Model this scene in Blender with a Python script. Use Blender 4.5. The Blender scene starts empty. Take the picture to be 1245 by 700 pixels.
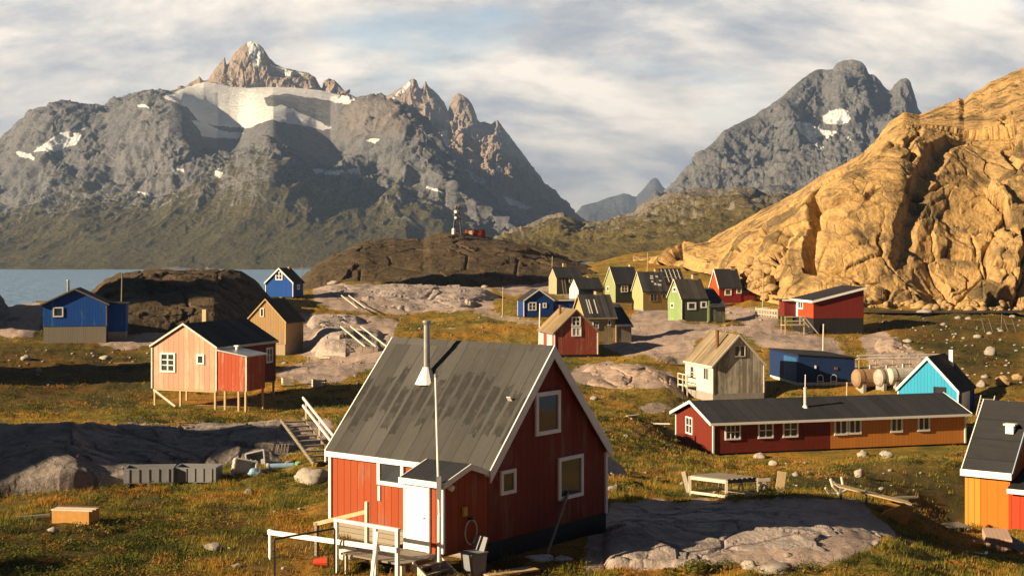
import bpy, bmesh, math, random
import numpy as np
from mathutils import Vector, Matrix
R = math.radians
random.seed(7)
sc = bpy.context.scene
col = sc.collection

# ---------------------------------------------------------------- camera, sky, sun, exposure
F = 1700.0            # focal length in pixels of the 1245 px wide picture
CX, HY, CZ = 622.5, 305.0, 30.0
SUN_AZ = math.atan2(-0.91, -0.41)
SUN_EL = R(21)
cam_d = bpy.data.cameras.new('camera')
cam = bpy.data.objects.new('camera', cam_d); col.objects.link(cam)
cam_d.sensor_width = 36.0
cam_d.lens = F / 1245 * 36
cam_d.shift_y = -(350 - HY) / 1245
cam_d.clip_start = 0.5
cam_d.clip_end = 60000
cam.location = (0, 0, CZ)
cam.rotation_euler = (R(90), 0, 0)
sc.camera = cam

world = bpy.data.worlds.new('World'); sc.world = world
world.use_nodes = True
wn, wl = world.node_tree.nodes, world.node_tree.links
wn.clear()
def N(nodes, t, **kw):
    n = nodes.new(t)
    for k, v in kw.items():
        setattr(n, k, v)
    return n
def ramp(nodes, stops, interp='LINEAR'):
    r = nodes.new('ShaderNodeValToRGB'); r.color_ramp.interpolation = interp
    e = r.color_ramp.elements
    while len(e) < len(stops): e.new(0.5)
    for el, (p, c) in zip(e, stops):
        el.position = p; el.color = (c[0], c[1], c[2], 1) if not isinstance(c, (int, float)) else (c, c, c, 1)
    return r
def build_sky():
    out = N(wn, 'ShaderNodeOutputWorld')
    bg = N(wn, 'ShaderNodeBackground'); bg.inputs['Strength'].default_value = 0.104
    sky = N(wn, 'ShaderNodeTexSky', sky_type='NISHITA', sun_disc=False)
    sky.sun_elevation = SUN_EL; sky.sun_rotation = SUN_AZ
    sky.air_density = 1.0; sky.dust_density = 1.5; sky.ozone_density = 1.0
    tc = N(wn, 'ShaderNodeTexCoord')
    sep = N(wn, 'ShaderNodeSeparateXYZ'); wl.new(tc.outputs['Generated'], sep.inputs[0])
    def M(op, a, b=None):
        m = N(wn, 'ShaderNodeMath', operation=op)
        for i, v in enumerate((a, b)):
            if v is None: continue
            if isinstance(v, (int, float)): m.inputs[i].default_value = v
            else: wl.new(v, m.inputs[i])
        return m.outputs[0]
    zz = M('ADD', M('MAXIMUM', sep.outputs[2], 0.0), 0.60)
    u = M('DIVIDE', sep.outputs[0], zz); v = M('DIVIDE', sep.outputs[1], zz)
    cmb = N(wn, 'ShaderNodeCombineXYZ'); wl.new(u, cmb.inputs[0]); wl.new(v, cmb.inputs[1])
    def noise(scale, loc, sx, sy, detail=7, rough=0.55, dist=0.3):
        mp = N(wn, 'ShaderNodeMapping'); mp.inputs['Location'].default_value = loc
        mp.inputs['Scale'].default_value = (sx, sy, 1)
        wl.new(cmb.outputs[0], mp.inputs[0])
        n = N(wn, 'ShaderNodeTexNoise'); n.inputs['Scale'].default_value = scale
        n.inputs['Detail'].default_value = detail; n.inputs['Roughness'].default_value = rough
        n.inputs['Distortion'].default_value = dist
        wl.new(mp.outputs[0], n.inputs['Vector'])
        return n.outputs['Fac']
    cover = noise(5.2, (3.1, 1.7, 0), 0.55, 1.0, 8, 0.52, 0.1)
    tone = noise(8.5, (7.4, 0.2, 0), 0.5, 1.0, 10, 0.60, 0.15)
    rc = ramp(wn, [(0.36, 0.0), (0.50, 1.0)]); wl.new(cover, rc.inputs[0])
    rt = ramp(wn, [(0.36, (2.5, 2.65, 2.85)), (0.44, (3.6, 3.5, 3.45)), (0.51, (5.1, 4.65, 4.1)), (0.60, (7.0, 6.1, 5.1))])
    wl.new(tone, rt.inputs[0])
    mx = N(wn, 'ShaderNodeMixRGB'); wl.new(rc.outputs[0], mx.inputs[0])
    wl.new(sky.outputs[0], mx.inputs[1]); wl.new(rt.outputs[0], mx.inputs[2])
    gl = ramp(wn, [(0.0, 0.75), (0.055, 0.0)]); wl.new(sep.outputs[2], gl.inputs[0])
    wm = N(wn, 'ShaderNodeMixRGB'); wl.new(gl.outputs[0], wm.inputs[0]); wl.new(mx.outputs[0], wm.inputs[1]); wm.inputs[2].default_value = (6.6, 5.9, 5.0, 1); mx = wm
    # heavier, darker cloud overhead than along the horizon
    el = ramp(wn, [(0.0, (1, 1, 1)), (0.17, (1, 1, 1)), (0.34, (0.10, 0.125, 0.17)), (0.55, (0.16, 0.195, 0.26)), (1.0, (0.19, 0.23, 0.30))]); wl.new(sep.outputs[2], el.inputs[0])
    bk = ramp(wn, [(0.55, (0.12, 0.16, 0.24)), (0.95, (1, 1, 1))]); wl.new(M('ADD', M('MULTIPLY', sep.outputs[1], 0.5), 0.5), bk.inputs[0])
    eb_ = N(wn, 'ShaderNodeMixRGB', blend_type='MULTIPLY'); eb_.inputs[0].default_value = 1.0; wl.new(el.outputs[0], eb_.inputs[1]); wl.new(bk.outputs[0], eb_.inputs[2]); eb = eb_.outputs[0]
    dk = N(wn, 'ShaderNodeMixRGB', blend_type='MULTIPLY'); dk.inputs[0].default_value = 1.0
    wl.new(mx.outputs[0], dk.inputs[1]); wl.new(eb, dk.inputs[2])
    wl.new(dk.outputs[0], bg.inputs[0]); wl.new(bg.outputs[0], out.inputs[0])
build_sky()

sun_d = bpy.data.lights.new('sun', 'SUN'); sun = bpy.data.objects.new('sun', sun_d); col.objects.link(sun)
sun_d.energy = 5.0; sun_d.angle = R(0.55); sun_d.color = (1.0, 0.76, 0.47)
SUN = Vector((math.sin(SUN_AZ) * math.cos(SUN_EL), math.cos(SUN_AZ) * math.cos(SUN_EL), math.sin(SUN_EL)))
sun.rotation_euler = SUN.to_track_quat('Z', 'Y').to_euler()
sun.location = (-60, -30, 90)
sc.view_settings.view_transform = 'Standard'; sc.view_settings.look = 'None'
sc.view_settings.exposure = 1.05; sc.view_settings.gamma = 1.0
sc.view_settings.use_curve_mapping = False
sc.render.engine = 'CYCLES'
sc.cycles.max_bounces = 5; sc.cycles.diffuse_bounces = 2; sc.cycles.glossy_bounces = 2
sc.cycles.transmission_bounces = 2; sc.cycles.transparent_max_bounces = 6; sc.cycles.volume_bounces = 0
sc.cycles.use_denoising = True
try: sc.cycles.denoiser = 'OPENIMAGEDENOISE'
except Exception: pass

# ---------------------------------------------------------------- picture geometry
def wpt(px, py, d):
    return Vector(((px - CX) / F * d, d, CZ - (py - HY) / F * d))
def proj(P):
    return CX + F * P[..., 0] / P[..., 1], HY + F * (CZ - P[..., 2]) / P[..., 1]

# ---------------------------------------------------------------- noise
_rg = np.random.RandomState(11)
_perm = _rg.permutation(256).astype(np.int32); _perm = np.concatenate([_perm, _perm, _perm])
_g = _rg.normal(size=(256, 3)).astype(np.float32); _g /= np.linalg.norm(_g, axis=1, keepdims=True)
def pnoise(p):
    p = np.asarray(p, np.float32); i = np.floor(p).astype(np.int32); f = p - i; i &= 255
    u = f * f * f * (f * (f * 6 - 15) + 10)
    res = np.zeros(p.shape[:-1], np.float32)
    for dx in (0, 1):
        wx = u[..., 0] if dx else 1 - u[..., 0]
        for dy in (0, 1):
            wy = u[..., 1] if dy else 1 - u[..., 1]
            for dz in (0, 1):
                wz = u[..., 2] if dz else 1 - u[..., 2]
                h = _perm[_perm[_perm[(i[..., 0] + dx) & 255] + ((i[..., 1] + dy) & 255)] + ((i[..., 2] + dz) & 255)]
                g = _g[h]
                res += wx * wy * wz * (g[..., 0] * (f[..., 0] - dx) + g[..., 1] * (f[..., 1] - dy) + g[..., 2] * (f[..., 2] - dz))
    return res * 1.5
def fbm(p, o=5, gain=0.5, lac=2.03):
    a, s, r = 1.0, 0.0, 0.0
    p = np.asarray(p, np.float32)
    for k in range(o):
        r = r + a * pnoise(p + 17.3 * k); p = p * lac; a *= gain
    return r
def ridged(p, o=5, gain=0.5, lac=2.07):
    a, r = 1.0, 0.0
    p = np.asarray(p, np.float32)
    for k in range(o):
        n = 1 - np.abs(pnoise(p + 9.1 * k)) * 1.6
        r = r + a * n * n; p = p * lac; a *= gain
    return r - 1.0
def worley(p):
    p = np.asarray(p, np.float32); i = np.floor(p).astype(np.int32); f = p - i
    f1 = np.full(p.shape[:-1], 9.0, np.float32); f2 = f1.copy(); cid = np.zeros(p.shape[:-1], np.int32)
    for dx in (-1, 0, 1):
        for dy in (-1, 0, 1):
            for dz in (-1, 0, 1):
                h = _perm[_perm[_perm[(i[..., 0] + dx) & 255] + ((i[..., 1] + dy) & 255)] + ((i[..., 2] + dz) & 255)]
                q = _g[h] * 0.5 + 0.5
                d = np.sqrt((dx + q[..., 0] - f[..., 0]) ** 2 + (dy + q[..., 1] - f[..., 1]) ** 2 + (dz + q[..., 2] - f[..., 2]) ** 2)
                c = d < f1
                f2 = np.where(c, f1, np.minimum(f2, d)); cid = np.where(c, h, cid); f1 = np.where(c, d, f1)
    return f1, f2, cid / 255.0
def facets(p, tilt=1.0, step=0.5):
    """fractured rock: every cell of a scattered lattice is its own tilted plane; also returns the joint between cells"""
    p = np.asarray(p, np.float32); i = np.floor(p).astype(np.int32); f = p - i
    f1 = np.full(p.shape[:-1], 9.0, np.float32); f2 = f1.copy(); val = np.zeros(p.shape[:-1], np.float32)
    for dx in (-1, 0, 1):
        for dy in (-1, 0, 1):
            for dz in (-1, 0, 1):
                h = _perm[_perm[_perm[(i[..., 0] + dx) & 255] + ((i[..., 1] + dy) & 255)] + ((i[..., 2] + dz) & 255)]
                q = _g[h] * 0.5 + 0.5; o = np.stack([f[..., 0] - dx - q[..., 0], f[..., 1] - dy - q[..., 1], f[..., 2] - dz - q[..., 2]], -1)
                d = np.sqrt((o * o).sum(-1)); c = d < f1
                v = tilt * (o * _g[(h + 77) & 255]).sum(-1) + step * (h / 255.0 - 0.5)
                f2 = np.where(c, f1, np.minimum(f2, d)); val = np.where(c, v, val); f1 = np.where(c, d, f1)
    return val, f2 - f1
def sstep(a, b, x):
    t = np.clip((x - a) / (b - a), 0, 1); return t * t * (3 - 2 * t)
def pip(px, py, poly):
    inside = np.zeros(px.shape, bool); n = len(poly); j = n - 1
    for i in range(n):
        xi, yi = poly[i]; xj, yj = poly[j]
        if yi != yj:
            c = ((yi > py) != (yj > py)) & (px < (xj - xi) * (py - yi) / (yj - yi) + xi)
            inside ^= c
        j = i
    return inside

# ---------------------------------------------------------------- object helpers
def tag(o, label=None, cat=None, group=None, kind=None):
    for k, v in (('label', label), ('category', cat), ('group', group), ('kind', kind)):
        if v: o[k] = v
    return o
def empty(name, loc, rz=0, label=None, cat=None, group=None):
    o = bpy.data.objects.new(name, None); col.objects.link(o)
    o.location = loc; o.rotation_euler = (0, 0, rz); o.empty_display_size = 0.3
    return tag(o, label, cat, group)
def grid_mesh(name, V, mat, attrs=None, kind='structure', smooth=True):
    r, c = V.shape[:2]
    me = bpy.data.meshes.new(name)
    me.vertices.add(r * c); me.vertices.foreach_set('co', V.reshape(-1).astype(np.float32))
    idx = np.arange(r * c).reshape(r, c)
    q = np.stack([idx[:-1, :-1], idx[:-1, 1:], idx[1:, 1:], idx[1:, :-1]], -1).reshape(-1, 4)
    nf = len(q)
    me.loops.add(nf * 4); me.loops.foreach_set('vertex_index', q.reshape(-1).astype(np.int32))
    me.polygons.add(nf); me.polygons.foreach_set('loop_start', np.arange(0, nf * 4, 4, dtype=np.int32))
    me.polygons.foreach_set('use_smooth', np.full(nf, smooth))
    me.update(calc_edges=True)
    for k, a in (attrs or {}).items():
        at = me.attributes.new(k, 'FLOAT', 'POINT'); at.data.foreach_set('value', np.asarray(a, np.float32).reshape(-1))
    me.materials.append(mat)
    o = bpy.data.objects.new(name, me); col.objects.link(o)
    if kind: o['kind'] = kind
    return o
class MB:
    """collects boxes, bars, tubes and prisms; build() links them as one mesh"""
    def __init__(s): s.v = []; s.f = []; s.mi = []; s.cur = 0
    def add(s, vs, fs):
        b = len(s.v); s.v += [tuple(v) for v in vs]
        for f in fs: s.f.append(tuple(i + b for i in f)); s.mi.append(s.cur)
        return s
    def box(s, c, d, rot=None):
        hx, hy, hz = d[0] / 2, d[1] / 2, d[2] / 2
        vs = [Vector((x * hx, y * hy, z * hz)) for z in (-1, 1) for y in (-1, 1) for x in (-1, 1)]
        if rot is not None: vs = [rot @ v for v in vs]
        c = Vector(c)
        return s.add([v + c for v in vs], [(0, 2, 3, 1), (4, 5, 7, 6), (0, 1, 5, 4), (2, 6, 7, 3), (0, 4, 6, 2), (1, 3, 7, 5)])
    def bar(s, a, b, w, h=None, up=(0, 0, 1)):
        a, b = Vector(a), Vector(b); h = h or w; d = b - a; L = d.length; d = d / L
        u = Vector(up)
        if abs(d.dot(u)) > 0.98: u = Vector((0, 1, 0))
        x = d.cross(u).normalized(); z = x.cross(d).normalized()
        m = Matrix((x, d, z)).transposed()
        return s.box((a + b) / 2, (w, L, h), m)
    def tube(s, a, b, r, r2=None, n=10, caps=True):
        a, b = Vector(a), Vector(b); r2 = r if r2 is None else r2; d = (b - a).normalized()
        u = Vector((0, 0, 1)) if abs(d.z) < 0.9 else Vector((1, 0, 0))
        x = d.cross(u).normalized(); y = d.cross(x)
        vs = []
        for p, rr in ((a, r), (b, r2)):
            for k in range(n):
                t = 2 * math.pi * k / n; vs.append(p + x * (rr * math.cos(t)) + y * (rr * math.sin(t)))
        fs = [(k, (k + 1) % n, n + (k + 1) % n, n + k) for k in range(n)]
        if caps: fs += [tuple(range(n))[::-1], tuple(range(n, 2 * n))]
        return s.add(vs, fs)
    def path(s, pts, r, n=8):
        for a, b in zip(pts[:-1], pts[1:]): s.tube(a, b, r, n=n)
        return s
    def prism(s, poly, axis, a, b):
        """polygon in the plane across axis ('x': (y,z) points; 'y': (x,z) points; 'z': (x,y)), swept from a to b"""
        def P(q, t): return {'x': (t, q[0], q[1]), 'y': (q[0], t, q[1]), 'z': (q[0], q[1], t)}[axis]
        n = len(poly); vs = [P(q, a) for q in poly] + [P(q, b) for q in poly]
        fs = [(k, (k + 1) % n, n + (k + 1) % n, n + k) for k in range(n)] + [tuple(range(n))[::-1], tuple(range(n, 2 * n))]
        return s.add(vs, fs)
    def build(s, name, mat, parent=None, bevel=0, loc=None, smooth=False):
        me = bpy.data.meshes.new(name); me.from_pydata(s.v, [], s.f)
        for m in (mat if isinstance(mat, (list, tuple)) else [mat]): me.materials.append(m)
        me.polygons.foreach_set('material_index', s.mi)
        bm = bmesh.new(); bm.from_mesh(me); bmesh.ops.recalc_face_normals(bm, faces=bm.faces)
        if bevel: bmesh.ops.bevel(bm, geom=list(bm.edges), offset=bevel, segments=1, affect='EDGES')
        bm.to_mesh(me); bm.free()
        if smooth: me.polygons.foreach_set('use_smooth', [True] * len(me.polygons))
        me.update()
        o = bpy.data.objects.new(name, me); col.objects.link(o)
        if loc: o.location = loc
        if parent: o.parent = parent
        return o
# ---------------------------------------------------------------- materials
class MT:
    """small node-tree writer"""
    def __init__(s, name, rough=0.8, spec=0.3):
        s.m = bpy.data.materials.new(name); s.m.use_nodes = True
        s.n, s.l = s.m.node_tree.nodes, s.m.node_tree.links; s.n.clear()
        s.out = s.n.new('ShaderNodeOutputMaterial'); s.b = s.n.new('ShaderNodeBsdfPrincipled')
        s.b.inputs['Roughness'].default_value = rough; s.b.inputs['Specular IOR Level'].default_value = spec
        s.l.new(s.b.outputs[0], s.out.inputs[0]); s.tc = s.n.new('ShaderNodeTexCoord')
    def put(s, sock, v):
        if isinstance(v, (int, float)): sock.default_value = v
        elif isinstance(v, (tuple, list)): sock.default_value = tuple(v) + ((1,) if len(v) == 3 and len(sock.default_value) == 4 else ())
        else: s.l.new(v, sock)
    def math(s, op, a, b=0.0, clamp=False):
        m = s.n.new('ShaderNodeMath'); m.operation = op; m.use_clamp = clamp; s.put(m.inputs[0], a); s.put(m.inputs[1], b); return m.outputs[0]
    def vmul(s, v, k):
        m = s.n.new('ShaderNodeVectorMath'); m.operation = 'MULTIPLY'; s.put(m.inputs[0], v); m.inputs[1].default_value = k; return m.outputs[0]
    def noise(s, scale, detail=5, rough=0.55, vec=None, dist=0.0, stretch=None):
        n = s.n.new('ShaderNodeTexNoise'); v = vec or s.tc.outputs['Object']
        if stretch: v = s.vmul(v, stretch)
        s.l.new(v, n.inputs['Vector'])
        n.inputs['Scale'].default_value = scale; n.inputs['Detail'].default_value = detail
        n.inputs['Roughness'].default_value = rough; n.inputs['Distortion'].default_value = dist
        return n.outputs['Fac']
    def voro(s, scale, feature='F1', vec=None, stretch=None, out='Distance'):
        n = s.n.new('ShaderNodeTexVoronoi'); n.feature = feature; v = vec or s.tc.outputs['Object']
        if stretch: v = s.vmul(v, stretch)
        s.l.new(v, n.inputs['Vector']); n.inputs['Scale'].default_value = scale
        return n.outputs[out]
    def ramp(s, fac, stops, interp='LINEAR'):
        r = ramp(s.n, stops, interp); s.l.new(fac, r.inputs[0]); return r.outputs[0]
    def mix(s, fac, a, b, mode='MIX'):
        m = s.n.new('ShaderNodeMixRGB'); m.blend_type = mode; s.put(m.inputs[0], fac); s.put(m.inputs[1], a); s.put(m.inputs[2], b); return m.outputs[0]
    def attr(s, name):
        a = s.n.new('ShaderNodeAttribute'); a.attribute_name = name; return a.outputs['Fac']
    def bump(s, h, strength=0.5, dist=0.05, prev=None):
        b = s.n.new('ShaderNodeBump'); b.inputs['Strength'].default_value = strength; b.inputs['Distance'].default_value = dist
        s.put(b.inputs['Height'], h)
        if prev: s.l.new(prev, b.inputs['Normal'])
        return b.outputs[0]
    def done(s, color, normal=None, rough=None):
        s.put(s.b.inputs['Base Color'], color)
        if normal: s.l.new(normal, s.b.inputs['Normal'])
        if rough is not None: s.put(s.b.inputs['Roughness'], rough)
        return s.m
def dim(c, k): return tuple(x * k for x in c)
def planks(name, c, wear=0.0, bare=(0.30, 0.25, 0.19), width=0.14, groove=0.08, vary=0.18, horizontal=False, rough=0.7):
    """painted boards: upright on every wall of the house, worn to bare wood where wear > 0"""
    t = MT(name, rough, 0.25)
    sp = t.n.new('ShaderNodeSeparateXYZ'); t.l.new(t.tc.outputs['Object'], sp.inputs[0])
    sn = t.n.new('ShaderNodeSeparateXYZ'); t.l.new(t.tc.outputs['Normal'], sn.inputs[0])
    side = t.math('GREATER_THAN', t.math('ABSOLUTE', sn.outputs[0]), 0.7)
    u = t.math('ADD', t.math('MULTIPLY', sp.outputs[1], side), t.math('MULTIPLY', sp.outputs[0], t.math('SUBTRACT', 1.0, side)))
    if horizontal: u = sp.outputs[2]
    s_ = t.math('DIVIDE', u, width)
    fr = t.math('FRACT', s_); idx = t.math('FLOOR', s_)
    wn_ = t.n.new('ShaderNodeTexWhiteNoise'); wn_.noise_dimensions = '1D'; t.l.new(idx, wn_.inputs['W'])
    rnd = wn_.outputs['Value']
    edge = t.math('MINIMUM', fr, t.math('SUBTRACT', 1.0, fr))
    gr = t.ramp(edge, [(0.0, 0.0), (groove, 1.0)])
    grain = t.noise(1.0, 6, 0.65, stretch=(9, 9, 0.9) if not horizontal else (1, 1, 12))
    big = t.noise(0.55, 5, 0.6)
    k = t.math('ADD', t.math('MULTIPLY', rnd, vary), t.math('MULTIPLY', t.math('ADD', grain, big), 0.22))
    colr = t.mix(t.math('ADD', k, 0.10, True), dim(c, 0.72), tuple(min(1, x * 1.22) for x in c))
    if wear > 0:
        w = t.math('ADD', t.math('MULTIPLY', t.noise(1.0, 7, 0.7, stretch=(5, 5, 0.7)), 0.6), t.math('MULTIPLY', t.math('ADD', big, t.math('MULTIPLY', rnd, 0.35)), 0.4))
        w = t.ramp(w, [(0.66 - 0.3 * wear, 0.0), (0.72 - 0.2 * wear, 1.0)])
        b2 = t.mix(grain, dim(bare, 0.5), dim(bare, 1.35))
        colr = t.mix(w, colr, b2)
    colr = t.mix(gr, dim(c, 0.35), colr)
    n = t.bump(gr, 0.6, 0.02); n = t.bump(grain, 0.25, 0.01, n)
    return t.done(colr, n, t.math('ADD', t.math('MULTIPLY', grain, 0.3), rough - 0.15))
def plain(name, c, rough=0.6, vary=0.25, scale=3.0, metal=0.0, spec=0.3):
    t = MT(name, rough, spec); t.b.inputs['Metallic'].default_value = metal
    n1 = t.noise(scale, 6, 0.65); n2 = t.noise(scale * 9, 4, 0.6)
    k = t.math('ADD', t.math('MULTIPLY', n1, 0.65), t.math('MULTIPLY', n2, 0.35))
    cc = t.mix(t.ramp(k, [(0.3, 0.0), (0.7, 1.0)]), dim(c, 1 - vary), tuple(min(1, x * (1 + vary * 0.7)) for x in c))
    return t.done(cc, t.bump(n2, 0.2, 0.01))
def felt(name, c, seam=0.9, streak=0.3, patches=None, axis=0, batten=0.0, rough=0.85):
    """roofing felt laid in strips that run down the slope; axis is the ridge direction"""
    t = MT(name, rough, 0.2)
    sp = t.n.new('ShaderNodeSeparateXYZ'); t.l.new(t.tc.outputs['Object'], sp.inputs[0])
    u = sp.outputs[axis]; s_ = t.math('DIVIDE', u, seam); fr = t.math('FRACT', s_); idx = t.math('FLOOR', s_)
    wn_ = t.n.new('ShaderNodeTexWhiteNoise'); wn_.noise_dimensions = '1D'; t.l.new(idx, wn_.inputs['W'])
    edge = t.math('MINIMUM', fr, t.math('SUBTRACT', 1.0, fr))
    st = (6.0, 0.5, 0.5) if axis == 0 else (0.5, 6.0, 0.5)
    n1 = t.noise(0.8, 6, 0.65); n2 = t.noise(1.0, 5, 0.65, stretch=st); n3 = t.noise(14, 4, 0.6)
    k = t.math('ADD', t.math('MULTIPLY', t.math('ADD', n1, n2), 0.36), t.math('MULTIPLY', wn_.outputs['Value'], 0.28))
    k = t.ramp(k, [(0.28, 0.0), (0.78, 1.0)])
    cc = t.mix(k, dim(c, 1 - streak), tuple(min(1, x * (1 + streak * 1.3)) for x in c))
    h = t.math('ADD', t.math('MULTIPLY', n3, 0.2), t.math('LESS_THAN', edge, 0.05))
    if patches:
        # tar strips brushed down the slope over the faded felt, between two heights
        w = t.math('DIVIDE', u, 0.46); f2 = t.math('FRACT', t.math('ADD', w, t.math('MULTIPLY', n1, 0.25)))
        e2 = t.math('MINIMUM', f2, t.math('SUBTRACT', 1.0, f2))
        wn2 = t.n.new('ShaderNodeTexWhiteNoise'); wn2.noise_dimensions = '1D'; t.l.new(t.math('FLOOR', w), wn2.inputs['W'])
        zt = t.math('ADD', sp.outputs[2], t.math('MULTIPLY', t.math('SUBTRACT', wn2.outputs['Value'], 0.5), 0.7))
        zt = t.math('ADD', zt, t.math('MULTIPLY', t.math('SUBTRACT', t.noise(3.5, 6, 0.7), 0.5), 1.1))
        band = t.math('MULTIPLY', t.math('GREATER_THAN', zt, patches[0]), t.math('LESS_THAN', zt, patches[1]))
        strip = t.math('MULTIPLY', t.math('GREATER_THAN', e2, t.math('ADD', 0.02, t.math('MULTIPLY', t.noise(3, 4), 0.25))), band)
        cc = t.mix(t.math('MULTIPLY', strip, t.ramp(t.noise(1.6, 6, 0.7), [(0.36, 0.25), (0.52, 0.95)])), cc, dim(c, 0.42))
        cc = t.mix(t.ramp(t.noise(5, 5, 0.7), [(0.62, 0.0), (0.72, 0.5)]), cc, dim(c, 1.8))
    cc = t.mix(t.math('LESS_THAN', edge, 0.03), cc, dim(c, 0.6))
    n = t.bump(h, 0.4, 0.02)
    return t.done(cc, n)
def rock(name, c1, c2, c3, scale=1.0, crack=0.0, lichen=0.3, strata=(1, 1, 2.5), bump=0.6, bdist=0.3, stain=None):
    t = MT(name, 0.92, 0.15)
    v = t.vmul(t.tc.outputs['Object'], (scale, scale, scale))
    n1 = t.noise(0.09, 7, 0.62, v, 0.4); n2 = t.noise(0.5, 8, 0.68, v, 0.2, stretch=strata); n3 = t.noise(3.2, 6, 0.7, v)
    cc = t.mix(t.ramp(n1, [(0.36, 0.0), (0.64, 1.0)]), c1, c2)
    cc = t.mix(t.ramp(n2, [(0.46, 0.0), (0.70, 0.85)]), cc, c3)
    cc = t.mix(t.ramp(n3, [(0.45, 0.0), (0.75, 0.55)]), cc, dim(c1, 1.5))
    li = t.ramp(t.noise(0.9, 8, 0.72, v, 0.6), [(0.52, 0.0), (0.62, 1.0)])
    cc = t.mix(t.math('MULTIPLY', li, lichen), cc, dim(c3, 0.42))
    if stain:
        st = t.ramp(t.noise(1.0, 6, 0.6, v, 0.5, stretch=(0.35, 0.35, 0.09)), [(0.50, 0.0), (0.62, 1.0)])
        cc = t.mix(t.math('MULTIPLY', st, 0.9), cc, stain)
    h = t.math('ADD', t.math('ADD', t.math('MULTIPLY', n2, 0.6), t.math('MULTIPLY', n3, 0.22)), t.math('MULTIPLY', n1, 0.5))
    if crack:
        warp = t.n.new('ShaderNodeVectorMath'); warp.operation = 'ADD'
        nz = t.n.new('ShaderNodeTexNoise'); nz.inputs['Scale'].default_value = 0.35; t.l.new(v, nz.inputs['Vector'])
        sc_ = t.vmul(nz.outputs['Color'], (2.2, 2.2, 2.2)); t.l.new(v, warp.inputs[0]); t.l.new(sc_, warp.inputs[1])
        d = t.voro(0.10, 'DISTANCE_TO_EDGE', warp.outputs[0]); d2 = t.voro(0.33, 'DISTANCE_TO_EDGE', warp.outputs[0])
        brk = t.ramp(n1, [(0.45, 0.0), (0.58, 1.0)])
        cr = t.math('MULTIPLY', t.ramp(d, [(0.0, 0.0), (0.022, 1.0)]), t.math('MAXIMUM', t.ramp(d2, [(0.0, 0.35), (0.02, 1.0)]), brk))
        cc = t.mix(t.math('MULTIPLY', t.math('SUBTRACT', 1.0, cr), crack), cc, dim(c3, 0.3))
        h = t.math('ADD', h, t.math('MULTIPLY', cr, 0.5 * crack))
    n = t.bump(h, bump, bdist / scale)
    return t, cc, n
M = {}
t, cc, n = rock('rock_grey', (0.42, 0.35, 0.315), (0.34, 0.29, 0.265), (0.25, 0.22, 0.205), 1.0, 0.25, 0.35, bump=0.9, bdist=0.35); M['rock'] = t.done(cc, n)
t, cc, n = rock('rock_dark', (0.30, 0.26, 0.235), (0.235, 0.205, 0.19), (0.18, 0.16, 0.15), 1.0, 0.25, 0.5, bump=0.9, bdist=0.5)
M['rock_dark'] = t.done(cc, n)
t, cc, n = rock('rock_heath', (0.12, 0.085, 0.052), (0.065, 0.05, 0.03), (0.05, 0.042, 0.03), 0.6, 0.2, 0.5, bump=0.9, bdist=0.5)
M['heath'] = t.done(cc, n)
t, cc, n = rock('rock_pink', (0.42, 0.31, 0.25), (0.33, 0.25, 0.20), (0.24, 0.19, 0.16), 0.9, 0.25, 0.25, bump=0.7, bdist=0.3); M['rock_pink'] = t.done(cc, n)
t, cc, n = rock('rock_gold', (0.55, 0.345, 0.13), (0.45, 0.29, 0.12), (0.31, 0.22, 0.12), 0.5, 0.35, 0.6, (1, 1, 1.6), 0.8, 0.7, stain=(0.13, 0.095, 0.05))
vg = t.ramp(t.math('ADD', t.attr('veg'), t.math('MULTIPLY', t.math('SUBTRACT', t.noise(0.35, 6, 0.7), 0.5), 1.2)), [(0.5, 0.0), (0.62, 1.0)])
cc = t.mix(t.math('MULTIPLY', vg, 0.85), cc, (0.13, 0.12, 0.03)); M['gold'] = t.done(cc, n)
t, cc, n = rock('stone', (0.36, 0.32, 0.28), (0.28, 0.25, 0.225), (0.20, 0.18, 0.165), 4.0, 0.3, 0.3, bump=0.8, bdist=0.25); M['stone'] = t.done(cc, n)

def mountain_mat(name, c1, c2, c3, vegc, scale, strata=(1, 1, 3)):
    t, cc, n = rock(name, c1, c2, c3, scale, 0.0, 0.35, strata, 1.0, 0.9)
    v = t.vmul(t.tc.outputs['Object'], (scale, scale, scale))
    geo = t.n.new('ShaderNodeNewGeometry'); sn = t.n.new('ShaderNodeSeparateXYZ'); t.l.new(geo.outputs['True Normal'], sn.inputs[0])
    cc = t.mix(t.math('MULTIPLY', t.attr('warm'), 0.8), cc, t.mix(t.noise(0.4, 6, 0.65, v), (0.24, 0.185, 0.15), (0.42, 0.31, 0.24)))
    veg = t.math('ADD', t.attr('veg'), t.math('MULTIPLY', t.math('SUBTRACT', t.noise(0.25, 8, 0.68, v, 0.3), 0.5), 1.3))
    veg = t.math('ADD', veg, t.math('MULTIPLY', t.math('SUBTRACT', sn.outputs[2], 0.72), 0.9))
    vf = t.ramp(veg, [(0.42, 0.0), (0.58, 1.0)])
    vc = t.mix(t.noise(0.5, 7, 0.65, v, 0.4), dim(vegc, 0.55), dim(vegc, 1.5))
    cc = t.mix(vf, cc, vc)
    sn_ = t.math('ADD', t.attr('snow'), t.math('MULTIPLY', t.math('SUBTRACT', t.noise(0.8, 7, 0.7, v), 0.5), 0.5))
    sf = t.ramp(sn_, [(0.40, 0.0), (0.50, 1.0)])
    cc = t.mix(sf, cc, t.mix(t.noise(0.3, 5, 0.6, v), (0.84, 0.87, 0.90), (0.93, 0.94, 0.95)))
    return t.done(cc, n)
M['mtn'] = mountain_mat('mountain_rock', (0.225, 0.225, 0.235), (0.16, 0.165, 0.175), (0.11, 0.113, 0.12), (0.098, 0.088, 0.04), 0.035)
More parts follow.
